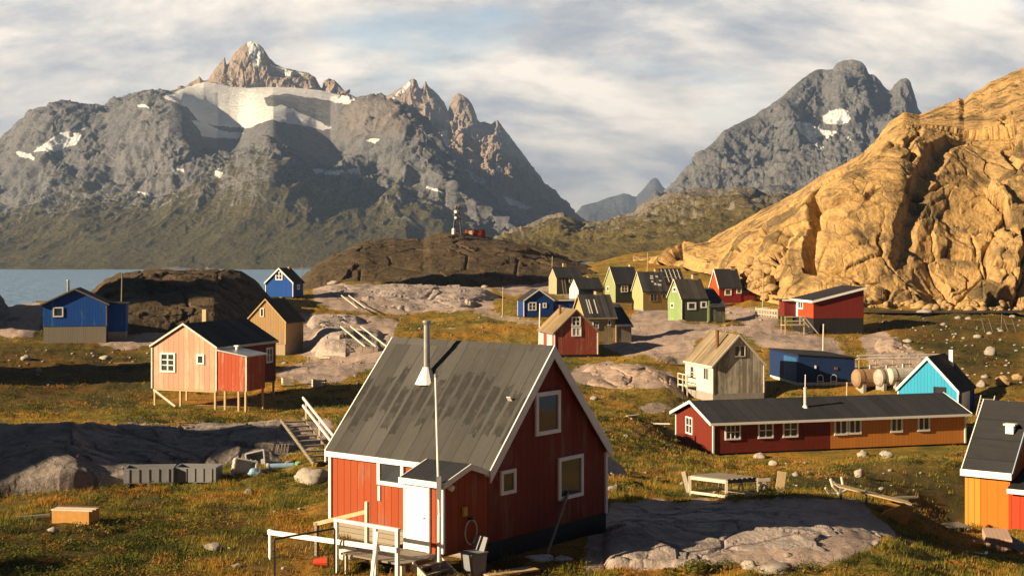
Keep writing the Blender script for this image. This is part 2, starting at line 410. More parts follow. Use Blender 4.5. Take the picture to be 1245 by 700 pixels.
M['spire'] = mountain_mat('mountain_granite', (0.46, 0.36, 0.285), (0.36, 0.295, 0.25), (0.25, 0.22, 0.20), (0.10, 0.085, 0.035), 0.03, (1.6, 1.6, 0.35))
M['farmtn'] = mountain_mat('mountain_distant', (0.14, 0.14, 0.15), (0.11, 0.11, 0.12), (0.08, 0.08, 0.09), (0.08, 0.08, 0.05), 0.012)
M['foot'] = mountain_mat('hill_heath', (0.27, 0.24, 0.20), (0.20, 0.18, 0.15), (0.15, 0.135, 0.115), (0.145, 0.115, 0.04), 0.07)

def ground_mat():
    t, rc, rn = rock('ground_cover', (0.46, 0.35, 0.29), (0.38, 0.295, 0.25), (0.28, 0.225, 0.20), 1.0, 0.3, 0.3, bump=0.7, bdist=0.3)
    o = t.tc.outputs['Object']
    a = t.noise(0.075, 6, 0.62, o, 0.6); b = t.noise(0.42, 7, 0.7, o, 0.4); c = t.noise(2.4, 7, 0.75, o); d = t.noise(9.0, 4, 0.7, o)
    k = t.math('ADD', t.math('MULTIPLY', a, 0.55), t.math('ADD', t.math('MULTIPLY', b, 0.35), t.math('MULTIPLY', c, 0.22)))
    g = t.ramp(k, [(0.40, (0.045, 0.052, 0.012)), (0.48, (0.13, 0.125, 0.022)), (0.55, (0.30, 0.20, 0.032)), (0.63, (0.44, 0.215, 0.03)), (0.74, (0.28, 0.11, 0.022))])
    g = t.mix(t.ramp(c, [(0.46, 0.0), (0.62, 0.7)]), g, (0.055, 0.045, 0.014))
    g = t.mix(t.ramp(d, [(0.52, 0.0), (0.80, 0.5)]), g, (0.22, 0.19, 0.07))
    g = t.mix(t.math('MULTIPLY', t.attr('shade_tint'), 0.75), g, dim((0.045, 0.036, 0.013), 0.8))  # shade put into the ground colour
    r = t.math('ADD', t.attr('rock'), t.math('MULTIPLY', t.math('SUBTRACT', b, 0.5), 0.8))
    rf = t.ramp(r, [(0.45, 0.0), (0.56, 1.0)])
    rc = t.mix(t.math('MULTIPLY', t.attr('path'), 0.9), rc, (0.36, 0.27, 0.17))
    cc = t.mix(rf, g, rc)
    h = t.math('ADD', t.math('MULTIPLY', c, 0.7), t.math('MULTIPLY', d, 0.35))
    n = t.bump(h, 0.9, 0.18, rn)
    return t.done(cc, n)
M['ground'] = ground_mat()
def grass_mat():
    t = MT('grass_blades', 0.75, 0.15)
    c = t.ramp(t.attr('tint'), [(0.0, (0.04, 0.055, 0.012)), (0.25, (0.16, 0.165, 0.03)), (0.45, (0.33, 0.26, 0.045)), (0.65, (0.44, 0.24, 0.042)), (0.85, (0.32, 0.14, 0.028)), (1.0, (0.5, 0.38, 0.16))])
    tr = t.n.new('ShaderNodeBsdfTranslucent'); t.l.new(c, tr.inputs[0])
    ms = t.n.new('ShaderNodeMixShader'); ms.inputs[0].default_value = 0.35
    m = t.done(c); t.l.new(t.b.outputs[0], ms.inputs[1]); t.l.new(tr.outputs[0], ms.inputs[2]); t.l.new(ms.outputs[0], t.out.inputs[0])
    return m
M['grass'] = grass_mat()
def water_mat(name, c, scale):
    t = MT(name, 0.3, 0.5)
    n = t.noise(scale, 6, 0.6, stretch=(1, 2.2, 1))
    cc = t.mix(t.noise(0.002, 3), dim(c, 0.8), c)
    return t.done(cc, t.bump(n, 1.0, 6.0 if scale < 0.1 else 0.6), 0.45)
M['sea'] = water_mat('sea_water', (0.25, 0.42, 0.66), 0.05)
M['pond'] = water_mat('pond_water', (0.03, 0.03, 0.03), 0.6)
def glass_mat():
    t = MT('window_glass', 0.06, 0.6)
    return t.done(t.mix(t.noise(1.3, 3), (0.014, 0.018, 0.025), (0.06, 0.07, 0.085)))
M['glass'] = glass_mat()
M['white'] = plain('paint_white', (0.82, 0.82, 0.81), 0.6, 0.10, 2.5)
M['white_old'] = plain('paint_white_worn', (0.66, 0.63, 0.57), 0.75, 0.3, 4)
M['concrete'] = plain('concrete', (0.33, 0.31, 0.28), 0.9, 0.3, 2)
M['black'] = plain('tar_black', (0.018, 0.018, 0.02), 0.75, 0.4, 2)
M['metal'] = plain('metal_galvanised', (0.45, 0.45, 0.45), 0.4, 0.25, 4, 0.8)
M['rust'] = plain('metal_rusty', (0.20, 0.09, 0.04), 0.8, 0.4, 6)
M['dark_metal'] = plain('metal_dark', (0.03, 0.03, 0.032), 0.5, 0.3, 4, 0.3)
M['brick'] = plain('brick_yellowed', (0.42, 0.30, 0.16), 0.9, 0.3, 5)
M['plastic_grey'] = plain('plastic_grey', (0.22, 0.23, 0.25), 0.5, 0.15, 2)
M['plastic_white'] = plain('plastic_white', (0.62, 0.61, 0.58), 0.5, 0.15, 2)
M['tarp_blue'] = plain('tarp_blue', (0.25, 0.42, 0.62), 0.5, 0.25, 5)
M['rope'] = plain('hose_white', (0.6, 0.58, 0.52), 0.6, 0.1, 5)
M['yellow'] = plain('paint_yellow', (0.55, 0.38, 0.08), 0.6, 0.15, 5)
M['wood'] = planks('timber_raw', (0.42, 0.29, 0.15), 0.0, width=0.12, horizontal=True)
M['wood_grey'] = planks('timber_weathered', (0.24, 0.21, 0.17), 0.0, width=0.12, horizontal=True)
M['wood_pale'] = plain('timber_pale', (0.50, 0.38, 0.22), 0.8, 0.25, 6)
M['wood_white'] = plain('timber_limewashed', (0.64, 0.58, 0.48), 0.8, 0.25, 6)
M['wood_orange'] = plain('timber_orange', (0.52, 0.27, 0.07), 0.75, 0.25, 5)
# ---------------------------------------------------------------- ground heights
# surveyed spots: (column, row, distance) read off the photograph, or (column, None, distance, height)
CP = [(c, None, 5, 26.8) for c in (-600, 622, 1850)] + [(c, None, 18, 23.6) for c in (-400, 622, 1650)]
CP += [(c, None, 34, 20.7) for c in (-300, 0, 300, 622, 950, 1245, 1600)]
CP += [(-250, None, 60, 20.6), (-300, None, 100, 20.2), (-350, None, 150, 20.0), (0, 700, 40), (300, 690, 41), (405, 650, 46), (592, 684, 42), (700, 690, 41.5), (735, 645, 47), (850, 690, 42), (1100, 690, 43), (1245, 700, 48),
       (60, 630, 49), (200, 590, 57), (330, 585, 57), (0, 600, 55), (180, 520, 72), (20, 515, 74), (330, 530, 68), (395, 560, 60),
       (192, 493, 96), (266, 496, 98), (320, 500, 100), (60, 478, 108), (150, 455, 122), (20, 440, 130), (88, 418, 145), (140, 412, 148), (10, 400, 155),
       (345, 470, 112), (347, 431, 150), (380, 425, 150), (400, 450, 125), (470, 430, 140), (430, 408, 160), (330, 362, 208), (356, 362, 210), (390, 360, 215),
       (480, 378, 202), (600, 376, 205), (560, 400, 170), (640, 386, 185), (690, 388, 186), (610, 352, 260), (660, 360, 250), (500, 350, 262), (400, 350, 255),
       (674, 434, 150), (727, 434, 151), (700, 455, 135), (760, 468, 128), (820, 470, 128), (712, 417, 160), (767, 418, 160), (750, 440, 145),
       (700, 490, 112), (770, 510, 98), (790, 545, 80), (760, 575, 65), (780, 600, 57), (735, 600, 55), (680, 358, 258), (715, 367, 215), (748, 368, 235), (782, 376, 215), (829, 391, 180), (870, 390, 182),
       (800, 400, 172), (850, 412, 160), (875, 369, 230), (920, 369, 230), (960, 405, 168), (989, 403, 170), (1049, 408, 170), (940, 388, 184), (930, 415, 155),
       (867, 489, 125), (930, 485, 126), (840, 485, 127), (970, 468, 130), (1040, 472, 130), (1010, 430, 148), (1070, 475, 126), (1100, 440, 142),
       (867, 552, 95), (825, 536, 101), (1163, 537, 101), (1000, 545, 98), (1060, 545, 97), (950, 575, 75), (1050, 575, 74), (1150, 560, 82), (1000, 592, 64), (1080, 610, 58), (900, 600, 58),
       (1165, 503, 115), (1185, 502, 118), (1210, 480, 120), (1173, 638, 67), (1230, 645, 65), (1300, 640, 66), (1120, 640, 60), (1180, 665, 57), (1200, 470, 125), (1245, 500, 112), (1245, 440, 138),
       (1120, 405, 165), (1200, 410, 158), (1080, 385, 190), (1160, 380, 196), (1245, 384, 192), (1400, 390, 190), (1400, 610, 64), (1450, 480, 120),
       (950, 372, 205), (900, 350, 240), (860, 335, 270), (820, 325, 300), (780, 322, 310), (740, 330, 300), (760, 312, 450), (850, 305, 600), (1000, None, 400, 26), (1300, None, 400, 26), (700, None, 600, 20),
       (-100, 390, 170), (-200, None, 190, 20), (60, 372, 200), (-300, None, 260, 4), (0, None, 250, 8), (120, None, 260, 8), (250, None, 290, 5), (350, None, 320, 6), (-200, None, 400, -12), (100, None, 420, -12), (350, None, 480, -12), (550, None, 600, -10), (600, None, 900, -25), (0, None, 900, -25), (900, None, 900, 30), (1300, None, 900, 30), (-300, None, 900, -25)]
_cp = []
for c in CP:
    if c[1] is None: x = (c[0] - CX) / F * c[2]; _cp.append((x, c[2], c[3]))
    else: p = wpt(*c[:3]); _cp.append(tuple(p))
_cp = np.array(_cp, np.float64)
def _feat(x, y): return np.stack([(x / y) * 5.5, np.log(y) * 2.2], -1)
def _k(r2): return 0.5 * r2 * np.log(np.maximum(r2, 1e-9))
def _fit():
    q = _feat(_cp[:, 0], _cp[:, 1]); n = len(q)
    K = _k(((q[:, None] - q[None]) ** 2).sum(-1)) + np.eye(n) * 0.0012
    P = np.c_[np.ones(n), q]
    A = np.block([[K, P], [P.T, np.zeros((3, 3))]])
    s = np.linalg.solve(A, np.r_[_cp[:, 2], np.zeros(3)])
    return q, s[:n], s[n:]
_q, _w, _a = _fit()
def gz0(x, y):
    x = np.atleast_1d(np.asarray(x, float)); y = np.maximum(np.atleast_1d(np.asarray(y, float)), 2.0)
    f = _feat(x, y); out = np.zeros(len(f))
    for i in range(0, len(f), 20000):
        g = f[i:i + 20000]; r2 = ((g[:, None] - _q[None]) ** 2).sum(-1)
        out[i:i + 20000] = _k(r2) @ _w + _a[0] + g @ _a[1:]
    return out
PADS = []      # (x, y, radius, height) of everything that stands level on the ground
ROCKS = [[(690, 462), (700, 446), (745, 438), (800, 445), (838, 470), (830, 474), (780, 470), (720, 468)],
         [(735, 405), (768, 378), (805, 372), (830, 393), (885, 396), (930, 388), (945, 400), (1010, 412), (1045, 440), (1020, 470), (1000, 430), (930, 424), (900, 405), (870, 402), (850, 412), (842, 430), (840, 445), (770, 432), (730, 425)],
         [(865, 368), (940, 378), (950, 396), (890, 386)], [(1045, 405), (1085, 405), (1140, 440), (1120, 455), (1060, 445)],
         [(770, 488), (830, 484), (820, 500), (780, 500)], [(600, 340), (740, 340), (690, 362), (610, 356)],
         [(330, 455), (380, 440), (470, 425), (480, 440), (380, 470)], [(150, 522), (330, 514), (400, 508), (395, 540), (330, 560), (160, 540)],
         [(380, 345), (600, 345), (600, 375), (440, 380), (380, 370)], [(330, 380), (480, 388), (475, 432), (380, 436), (340, 420)],
         [(700, 690), (740, 610), (1040, 606), (1090, 650), (1000, 690)], [(0, 340), (60, 375), (40, 410), (0, 410)], [(90, 405), (150, 370), (330, 380), (330, 420), (150, 425)]]
PATHS = [[(575, 378), (600, 388), (650, 396), (660, 392), (610, 382), (585, 376)]]
SHADE_TINT = [[(-50, 405), (185, 425), (185, 480), (150, 500), (-50, 505)], [(1050, 380), (1245, 385), (1245, 500), (1130, 440), (1060, 400)], [(740, 588), (1245, 560), (1245, 600), (1000, 612), (740, 600)], [(1060, 570), (1180, 575), (1180, 700), (1080, 660)], [(380, 640), (600, 660), (640, 700), (380, 700)], [(-60, 605), (150, 600), (330, 625), (350, 700), (-60, 705)]]  # areas where ground and grass colours are darkened to stand for shade
def gz(x, y):
    """height of the bare ground, tussocks included"""
    x = np.atleast_1d(np.asarray(x, float)); y = np.atleast_1d(np.asarray(y, float))
    z = gz0(x, y)
    p = np.stack([x, y, np.zeros_like(x)], -1)
    far = sstep(30, 200, y)
    n = 0.10 * fbm(p * 0.95, 4, 0.55) + (0.22 + 0.5 * far) * fbm(p * 0.13 + 5, 4)
    n = n * sstep(4, 30, y)
    wgt = np.ones_like(z)
    for (a, b, r, h) in PADS:
        d = np.hypot(x - a, y - b); w = 1 - sstep(r * 0.85, r * 1.35 + 0.5, d)
        z = z * (1 - w) + h * w; wgt = wgt * (1 - w)
    return z + n * (0.15 + 0.85 * wgt)
def ground_at(px, py, d0=20, d1=420, f=None):
    """where the line of sight through a spot of the photograph meets the ground"""
    d = np.exp(np.linspace(math.log(d0), math.log(d1), 700))
    x = (px - CX) / F * d; z = CZ - (py - HY) / F * d
    g = (f or gz0)(x, d); below = np.nonzero(z <= g)[0]
    k = below[0] if len(below) else len(d) - 1
    if k == 0: k = 1
    a, b = z[k - 1] - g[k - 1], z[k] - g[k]
    t = a / (a - b) if a != b else 0
    D = d[k - 1] + (d[k] - d[k - 1]) * min(1, max(0, t))
    X = (px - CX) / F * D
    return Vector((X, D, float(gz(X, D)[0])))

# ---------------------------------------------------------------- hills and mountains as surveyed surfaces
def interp(cols, v):
    if isinstance(v, (int, float)): return np.full(cols.shape, float(v))
    v = np.array(v, float); return np.interp(cols, v[:, 0], v[:, 1])
def relief(name, px0, px1, nc, layers, mat, disp, back, attrs=None, kind='structure', crest_keep=0.35, smooth=True, soft=0):
    """A hillside between stations: each layer is (distance, rows along the columns, subdivisions, convexity).
    disp(P) gives the rock relief in metres along the surface normal."""
    cols = np.linspace(px0, px1, nc)
    st = []
    for (d, r, ns, cv) in layers:
        D = interp(cols, d); Y = interp(cols, r)
        if soft:
            kn = np.hanning(2 * int(soft * nc / (px1 - px0)) + 3); kn /= kn.sum(); ph = len(kn) // 2
            wv = np.interp(cols + soft * 0.8 * fbm(np.stack([cols / (soft * 2.2), 0 * cols, 0 * cols + 3.3 * ns], -1), 3), cols, D)
            D = np.convolve(np.pad(wv, ph, 'edge'), kn, 'valid')
            if (d, r, ns, cv) != layers[-1]: kn = kn[::1]; Y = np.convolve(np.pad(Y, ph, 'edge'), kn, 'valid') if r is not layers[-2][1] or soft > 20 else Y
        st.append((np.stack([(cols - CX) / F * D, D, CZ - (Y - HY) / F * D], -1), ns, cv))
    P0 = st[-1][0]; bd, bz, bn = back
    D = P0[:, 1] + bd; st.append((np.stack([(cols - CX) / F * D, D, np.minimum(P0[:, 2] - 1, bz)], -1), bn, -1.0))
    rows, lay = [], []
    for k in range(len(st) - 1):
        A, B = st[k][0], st[k + 1][0]; ns, cv = st[k + 1][1], st[k + 1][2]
        for t in np.linspace(0, 1, ns, endpoint=(k == len(st) - 2)):
            if cv > 0: tz = (1 - cv) * t + cv * math.sin(t * math.pi / 2)
            elif cv < 0: tz = (1 + cv) * t - cv * (1 - math.cos(t * math.pi / 2))
            else: tz = t
            Q = A + (B - A) * t; Q[:, 2] = A[:, 2] + (B[:, 2] - A[:, 2]) * tz
            rows.append(Q); lay.append(k + t)
    V = np.stack(rows, 0); L = np.repeat(np.array(lay)[:, None], nc, 1)
    du = np.gradient(V, axis=1); dv = np.gradient(V, axis=0)
    nrm = np.cross(du, dv); nrm /= np.maximum(np.linalg.norm(nrm, axis=-1, keepdims=True), 1e-6)
    w = np.ones_like(L); w = crest_keep + (1 - crest_keep) * np.clip(np.abs(L - (len(layers) - 1)) * 3, 0, 1)
    h = disp(V, L, cols)
    V = V + nrm * (h * w)[..., None]
    px, py = proj(V)
    at = {'veg': np.zeros_like(L), 'snow': np.zeros_like(L)}
    if attrs: at.update(attrs(V, L, px, py))
    return grid_mesh(name, V, mat, at, kind, smooth)
def soft_poly(px, py, polys, k=1.0, warp=3.0, sc_=0.06):
    p = np.stack([px * sc_, py * sc_, np.zeros_like(px)], -1)
    ax = px + warp * fbm(p, 4); ay = py + warp * 0.6 * fbm(p + 31, 4)
    m = np.zeros(px.shape)
    for po in polys: m = np.maximum(m, pip(ax, ay, po).astype(float))
    return m * k
def blur(m, n):
    for _ in range(n):
        m = (np.roll(m, 1, 0) + np.roll(m, -1, 0) + np.roll(m, 1, 1) + np.roll(m, -1, 1) + 2 * m) / 6
    return m
def build_mountains():
    # the great massif across the fjord, with the glacier shelf and the summit block
    A = [(x, 329.5 + 1.6 * math.sin(x * 0.11) * math.sin(x * 0.031 + 1)) for x in range(-420, 801, 6)]
    C_r = [(-400, 262), (0, 258), (60, 250), (100, 232), (150, 232), (190, 240), (230, 215), (280, 205), (330, 186), (380, 205), (430, 222), (480, 228), (520, 240), (570, 268), (620, 290), (660, 305), (720, 324)]
    C_d = [(-400, 3300), (0, 3200), (100, 3060), (200, 2930), (260, 2980), (330, 2820), (400, 2960), (480, 2950), (540, 2950), (620, 2900), (760, 2800)]
    B_r = [(-400, 300), (0, 296), (100, 290), (200, 280), (300, 268), (400, 275), (500, 290), (560, 300), (640, 318), (720, 328)]
    C2_r = [(-400, 232), (0, 206), (30, 190), (60, 184), (90, 180), (110, 180), (140, 175), (170, 160), (200, 160), (225, 170), (245, 185), (270, 188), (300, 180), (330, 160), (360, 185), (390, 200), (430, 190), (470, 190), (510, 192), (545, 222), (580, 250), (620, 276), (660, 296), (720, 326)]
    D_r = [(-400, 215), (-60, 200), (0, 176), (20, 160), (38, 143), (62, 136), (92, 129), (110, 134), (128, 137), (150, 127), (165, 120), (185, 115), (205, 117), (222, 126), (236, 142), (250, 156), (265, 166), (290, 163), (310, 148), (332, 141), (345, 146), (362, 152), (385, 157), (402, 156), (410, 140), (425, 126), (440, 121), (458, 127), (475, 129), (492, 134), (508, 142), (522, 153), (533, 172), (545, 192), (560, 214), (580, 236), (600, 252), (620, 266), (660, 288), (700, 310), (730, 328)]
    D_d = [(-400, 3900), (0, 3700), (60, 3560), (95, 3620), (130, 3600), (165, 3440), (205, 3380), (232, 3380), (250, 3440), (285, 3460), (325, 3320), (345, 3310), (385, 3420), (410, 3460), (440, 3380), (480, 3280), (520, 3180), (560, 3110), (620, 3000), (760, 2900)]
    C2_d = [(c, d - 190) for c, d in D_d]
    E_r = [(-400, 212), (-60, 198), (0, 176), (38, 143), (92, 129), (128, 136), (165, 119), (205, 112), (225, 106), (248, 100), (262, 101), (280, 105), (300, 107), (330, 106), (360, 107), (390, 110), (415, 116), (432, 121), (440, 121), (492, 133), (522, 152), (560, 213), (620, 266), (700, 310), (730, 328)]
    F_r = [(-400, 212), (-60, 198), (0, 175.5), (38, 142), (92, 128.5), (128, 136), (165, 118), (205, 111), (225, 105), (238, 97), (243, 93), (247, 98), (252, 97), (258, 88), (264, 80), (270, 74), (273, 69), (276, 79), (281, 72), (286, 64), (292, 58), (299, 53), (305, 50), (312, 52), (320, 58), (328, 71), (336, 78), (345, 83), (360, 86), (375, 88), (384, 95), (391, 107), (394, 98), (400, 95), (407, 98), (414, 104), (421, 114), (432, 120.5), (440, 120.5), (492, 133), (522, 152), (560, 213), (620, 266), (700, 310), (730, 328)]
    snow = [[(198, 119), (225, 107), (246, 99), (262, 98), (290, 105), (330, 104), (385, 106), (432, 120), (424, 127), (398, 122), (345, 114), (320, 118), (326, 130), (345, 128), (372, 140), (404, 156), (395, 158), (330, 146), (300, 156), (268, 154), (240, 146), (226, 130)],
            [(234, 146), (252, 149), (270, 160), (297, 161), (288, 169), (246, 167)], [(42, 185), (58, 171), (76, 161), (104, 156), (92, 176), (66, 185)], [(18, 184), (38, 187), (41, 194), (24, 191)],
            [(165, 127), (182, 127), (182, 131), (168, 131)], [(228, 130), (240, 134), (242, 141), (233, 138)], [(205, 203), (224, 205), (224, 208), (206, 206)], [(168, 232), (184, 238), (182, 241), (168, 235)],
            [(380, 205), (405, 208), (440, 204), (438, 209), (405, 213), (384, 210)], [(262, 207), (272, 210), (266, 217), (260, 213)], [(445, 170), (462, 168), (455, 175)], [(518, 226), (536, 230), (534, 233), (518, 229)], [(300, 52), (313, 50), (320, 62), (312, 84), (305, 74)], [(326, 78), (345, 84), (372, 90), (348, 92)], [(282, 195), (292, 190), (285, 205)]]
    def disp(P, L, cols):
        q = P / 380.0
        rib = ridged(np.stack([q[..., 0] * 1.5, q[..., 1] * 0.45, q[..., 2] * 0.45], -1), 6, 0.52)
        gul = ridged(np.stack([P[..., 0] / 95, P[..., 1] / 420, P[..., 2] / 420], -1), 4, 0.5)
        fine = fbm(P / 55.0, 5, 0.6)
        fs = (sstep(196, 214, cols) * sstep(425, 402, cols))[None, :]
        am = fs * np.interp(L, [0, 0.2, 1, 1.6, 2, 2.5, 2.85, 3, 3.1, 4], [2, 5, 14, 24, 34, 40, 22, 10, 3, 2]) + (1 - fs) * np.interp(L, [0, 0.2, 1, 1.6, 2, 2.5, 3, 4], [2, 5, 14, 24, 34, 40, 24, 20])
        st = np.array([1.0, 1.0, 0.5]); k1, j1 = facets(P * st / 80.0, 1.0, 0.4); k2, j2 = facets(P * st / 34.0 + 3, 1.0, 0.4)
        fa = fs * np.interp(L, [0, 1, 1.6, 2, 2.9, 3.0, 3.1, 4.0], [0.1, 0.15, 0.3, 1, 1, 0.5, 0.05, 0.03]) + (1 - fs) * np.interp(L, [0, 1, 1.6, 2, 3, 4.0], [0.1, 0.15, 0.3, 1, 1.1, 1])
        return am * (rib * 0.85 + 0.30 * gul + 0.16 * fine) + fa * (13 * k1 + 8 * k2)
    def at(V, L, px, py):
        veg = np.interp(L, [0, 0.05, 0.12, 1, 2, 2.5, 3, 3.2], [0.05, 0.3, 0.80, 0.70, 0.50, 0.28, 0.10, -0.3]) - 0.12 * sstep(500, 650, px)
        return {'veg': veg, 'warm': sstep(2.2, 2.6, L) * 0.4 * sstep(400, 430, px) * sstep(175, 150, py), 'snow': soft_poly(px, py, snow[:12], 1.0, 2.5, 0.09)}
    relief('mountain', -420, 740, 950, [(2235, A, 0, 0), (2600, B_r, 70, 0), (C_d, C_r, 100, 0), (C2_d, C2_r, 90, 0), (D_d, D_r, 90, 0.25), (4300, E_r, 90, 0.35)], M['mtn'], disp, (700, 150, 24), at, crest_keep=0.1, soft=14)
    def disp_s(P, L, cols):
        rib = ridged(np.stack([P[..., 0] / 120, P[..., 1] / 300, P[..., 2] / 260], -1), 5, 0.55); k1, j1 = facets(P * np.array([1, 1, 0.45]) / 48.0, 1.0, 0.4); k2, j2 = facets(P * np.array([1, 1, 0.45]) / 20.0, 1.0, 0.4)
        return 16 * rib + 15 * k1 + 7 * k2 - 3 * (1 - sstep(0, 0.08, j1))
    relief('mountain', 218, 428, 330, [(4180, [(c, max(r + 26, 112)) for c, r in E_r], 0, 0), (4290, [(c, r + 3 if r < 104 else r + 7) for c, r in [(218, 112), (230, 110), (262, 102), (300, 106), (330, 105), (360, 106), (392, 110), (428, 122)]], 20, 0), (4400, F_r, 90, 0)], M['spire'], disp_s, (300, 150, 12), lambda V, L, px, py: {'veg': 0 * L - 0.5, 'snow': np.where(L < 2.3, soft_poly(px, py, snow[12:], 1.0, 2.0, 0.12), 0.2)}, crest_keep=0.12)
    # the granite spires behind it
    S_b = [(400, 210), (450, 200), (520, 205), (545, 230), (580, 250), (620, 268), (680, 295), (760, 320)]
    S_m = [(400, 175), (450, 165), (500, 160), (530, 172), (545, 190), (556, 205), (575, 222), (600, 220), (625, 245), (650, 258), (690, 275), (760, 305)]
    S_c = [(400, 190), (430, 160), (452, 138), (466, 127), (472, 117), (480, 112), (488, 106), (494, 103), (498, 97), (503, 95), (507, 98), (510, 106), (513, 108), (516, 99), (518, 98), (521, 105), (526, 109), (533, 116), (540, 125), (544, 136), (546, 134), (549, 121), (554, 115), (558, 113), (563, 116), (569, 121), (575, 131), (580, 145), (584, 149), (590, 148), (597, 151), (602, 147), (605, 146), (610, 152), (618, 163), (626, 173), (634, 183), (642, 194), (650, 206), (658, 219), (668, 229), (678, 238), (688, 246), (698, 256), (708, 266), (720, 276), (740, 292), (770, 312)]
    sn2 = [[(536, 160), (543, 158), (548, 185), (556, 200), (578, 212), (593, 221), (584, 224), (568, 214), (552, 206), (543, 190)], [(612, 238), (625, 243), (646, 252), (640, 255), (618, 248)], [(488, 108), (497, 99), (500, 102), (492, 112), (474, 124)], [(604, 195), (607, 200), (606, 210), (603, 206)], [(668, 256), (674, 258), (676, 262)]]
    def disp2(P, L, cols):
        rib = ridged(np.stack([P[..., 0] / 150, P[..., 1] / 600, P[..., 2] / 700], -1), 6, 0.6)
        big = ridged(np.stack([P[..., 0] / 420 + 3, P[..., 1] / 900, P[..., 2] / 1500], -1), 3, 0.5)
        am = np.interp(L, [0, 1, 2, 3], [20, 48, 34, 20])
        st = np.array([1.0, 1.0, 0.3]); k1, j1 = facets(P * st / 70.0, 1.0, 0.4); k2, j2 = facets(P * st / 28.0 + 3, 1.0, 0.4)
        return am * (0.45 * rib + 0.7 * big + 0.2 * fbm(P / 40, 5, 0.6)) + np.interp(L, [0, 1, 2, 3], [0.4, 1, 0.8, 0.6]) * (17 * k1 + 9 * k2 - 4 * (1 - sstep(0, 0.08, j1)))
    relief('mountain', 400, 775, 560, [(4500, S_b, 0, 0), (5050, S_m, 80, 0), (5300, S_c, 190, 0.1)], M['spire'], disp2, (500, 250, 20), lambda V, L, px, py: {'veg': np.interp(L, [0, 1, 2], [0.2, 0.0, -0.5]), 'snow': np.where(L < 2, soft_poly(px, py, sn2, 1, 1.5, 0.1), 0)}, crest_keep=0.12)
    # the peak on the right
    P_b = [(690, 318), (760, 300), (850, 285), (950, 270), (1050, 280), (1300, 300)]
    P_m = [(690, 310), (760, 285), (800, 262), (850, 235), (890, 218), (930, 205), (955, 190), (985, 178), (1010, 165), (1040, 160), (1080, 175), (1120, 195), (1300, 270)]
    P_c = [(690, 305), (760, 270), (790, 252), (805, 237), (815, 228), (830, 211), (848, 197), (858, 182), (868, 172), (880, 158), (890, 153), (900, 148), (915, 141), (926, 134), (935, 129), (948, 120), (958, 111), (965, 104), (975, 95), (984, 90), (994, 85), (1004, 86), (1013, 85), (1017, 78), (1024, 74), (1036, 72), (1046, 74), (1052, 79), (1057, 89), (1064, 91), (1071, 97), (1078, 107), (1082, 109), (1088, 101), (1095, 96), (1102, 95), (1107, 99), (1111, 110), (1115, 121), (1119, 136), (1130, 150), (1160, 185), (1220, 240), (1300, 290)]
    sn3 = [[(1000, 141), (1015, 133), (1030, 133), (1035, 145), (1025, 152), (1002, 150)], [(966, 148), (985, 150), (1000, 158), (1018, 160), (1010, 167), (985, 166), (970, 158)], [(970, 158), (990, 168), (1002, 178), (995, 180)], [(1028, 166), (1040, 172), (1030, 170)]]
    def disp3(P, L, cols):
        rib = ridged(np.stack([P[..., 0] / 260, P[..., 1] / 500, P[..., 2] / 420], -1), 6, 0.58)
        st = np.array([1.0, 1.0, 0.6]); k1, j1 = facets(P * st / 110.0, 1.0, 0.4); k2, j2 = facets(P * st / 44.0 + 3, 1.0, 0.4); k3, j3 = facets(P * st / 18.0 + 3, 1.0, 0.4)
        return np.interp(L, [0, 1, 2, 3], [14, 34, 26, 14]) * (rib + 0.3 * fbm(P / 45, 5, 0.6)) + np.interp(L, [0, 1, 2, 3], [0.4, 1, 0.8, 0.6]) * (18 * k1 + 10 * k2 + 5 * k3)
    relief('mountain', 690, 1300, 560, [(3000, P_b, 0, 0), ([(690, 3300), (850, 3600), (1000, 3950), (1300, 3800)], P_m, 90, 0), ([(690, 3500), (850, 3900), (1000, 4200), (1300, 4000)], P_c, 110, 0.15)], M['mtn'], disp3, (600, 150, 20), lambda V, L, px, py: {'veg': np.interp(L, [0, 1, 1.5, 2], [0.45, 0.22, -0.1, -0.4]), 'snow': np.where(L < 2, soft_poly(px, py, sn3, 1, 2.0, 0.1), 0)}, crest_keep=0.15)
    # far blue peaks at the head of the fjord
    K_c = [(640, 300), (690, 268), (703, 256), (708, 250), (716, 248), (726, 246), (740, 240), (748, 238), (757, 235), (765, 236), (774, 241), (779, 234), (786, 225), (792, 218), (797, 216), (801, 219), (805, 227), (812, 233), (830, 250), (870, 280)]
    relief('mountain', 640, 880, 200, [(10500, [(640, 308), (880, 308)], 0, 0), (11200, K_c, 60, 0)], M['farmtn'], lambda P, L, c: 60 * ridged(P / 700, 5), (900, 300, 8), None, crest_keep=0.1)
    # heathery foothill in the middle distance
    H_f = [(560, 318), (620, 312), (700, 318), (780, 322), (850, 318), (1000, 318), (1200, 320)]
    H_m = [(560, 305), (610, 298), (650, 296), (700, 296), (760, 292), (800, 290), (850, 282), (900, 275), (950, 280), (1200, 290)]
    H_c = [(560, 304), (600, 296), (618, 288), (632, 281), (645, 276), (655, 270), (668, 265), (682, 263), (695, 266), (706, 272), (718, 275), (740, 272), (758, 265), (772, 258), (785, 250), (800, 242), (815, 237), (835, 235), (855, 233), (880, 231), (900, 229), (915, 232), (930, 237), (960, 240), (1000, 245), (1200, 270)]
    def disp4(P, L, c):
        w1, w2, cid = worley(P / 55.0)
        return np.interp(L, [0, 1, 2, 3], [2, 6, 9, 5]) * (ridged(P / 110, 6, 0.6) + 0.5 * fbm(P / 16, 4)) + 3 * np.clip(w2 - w1, 0, 0.3)
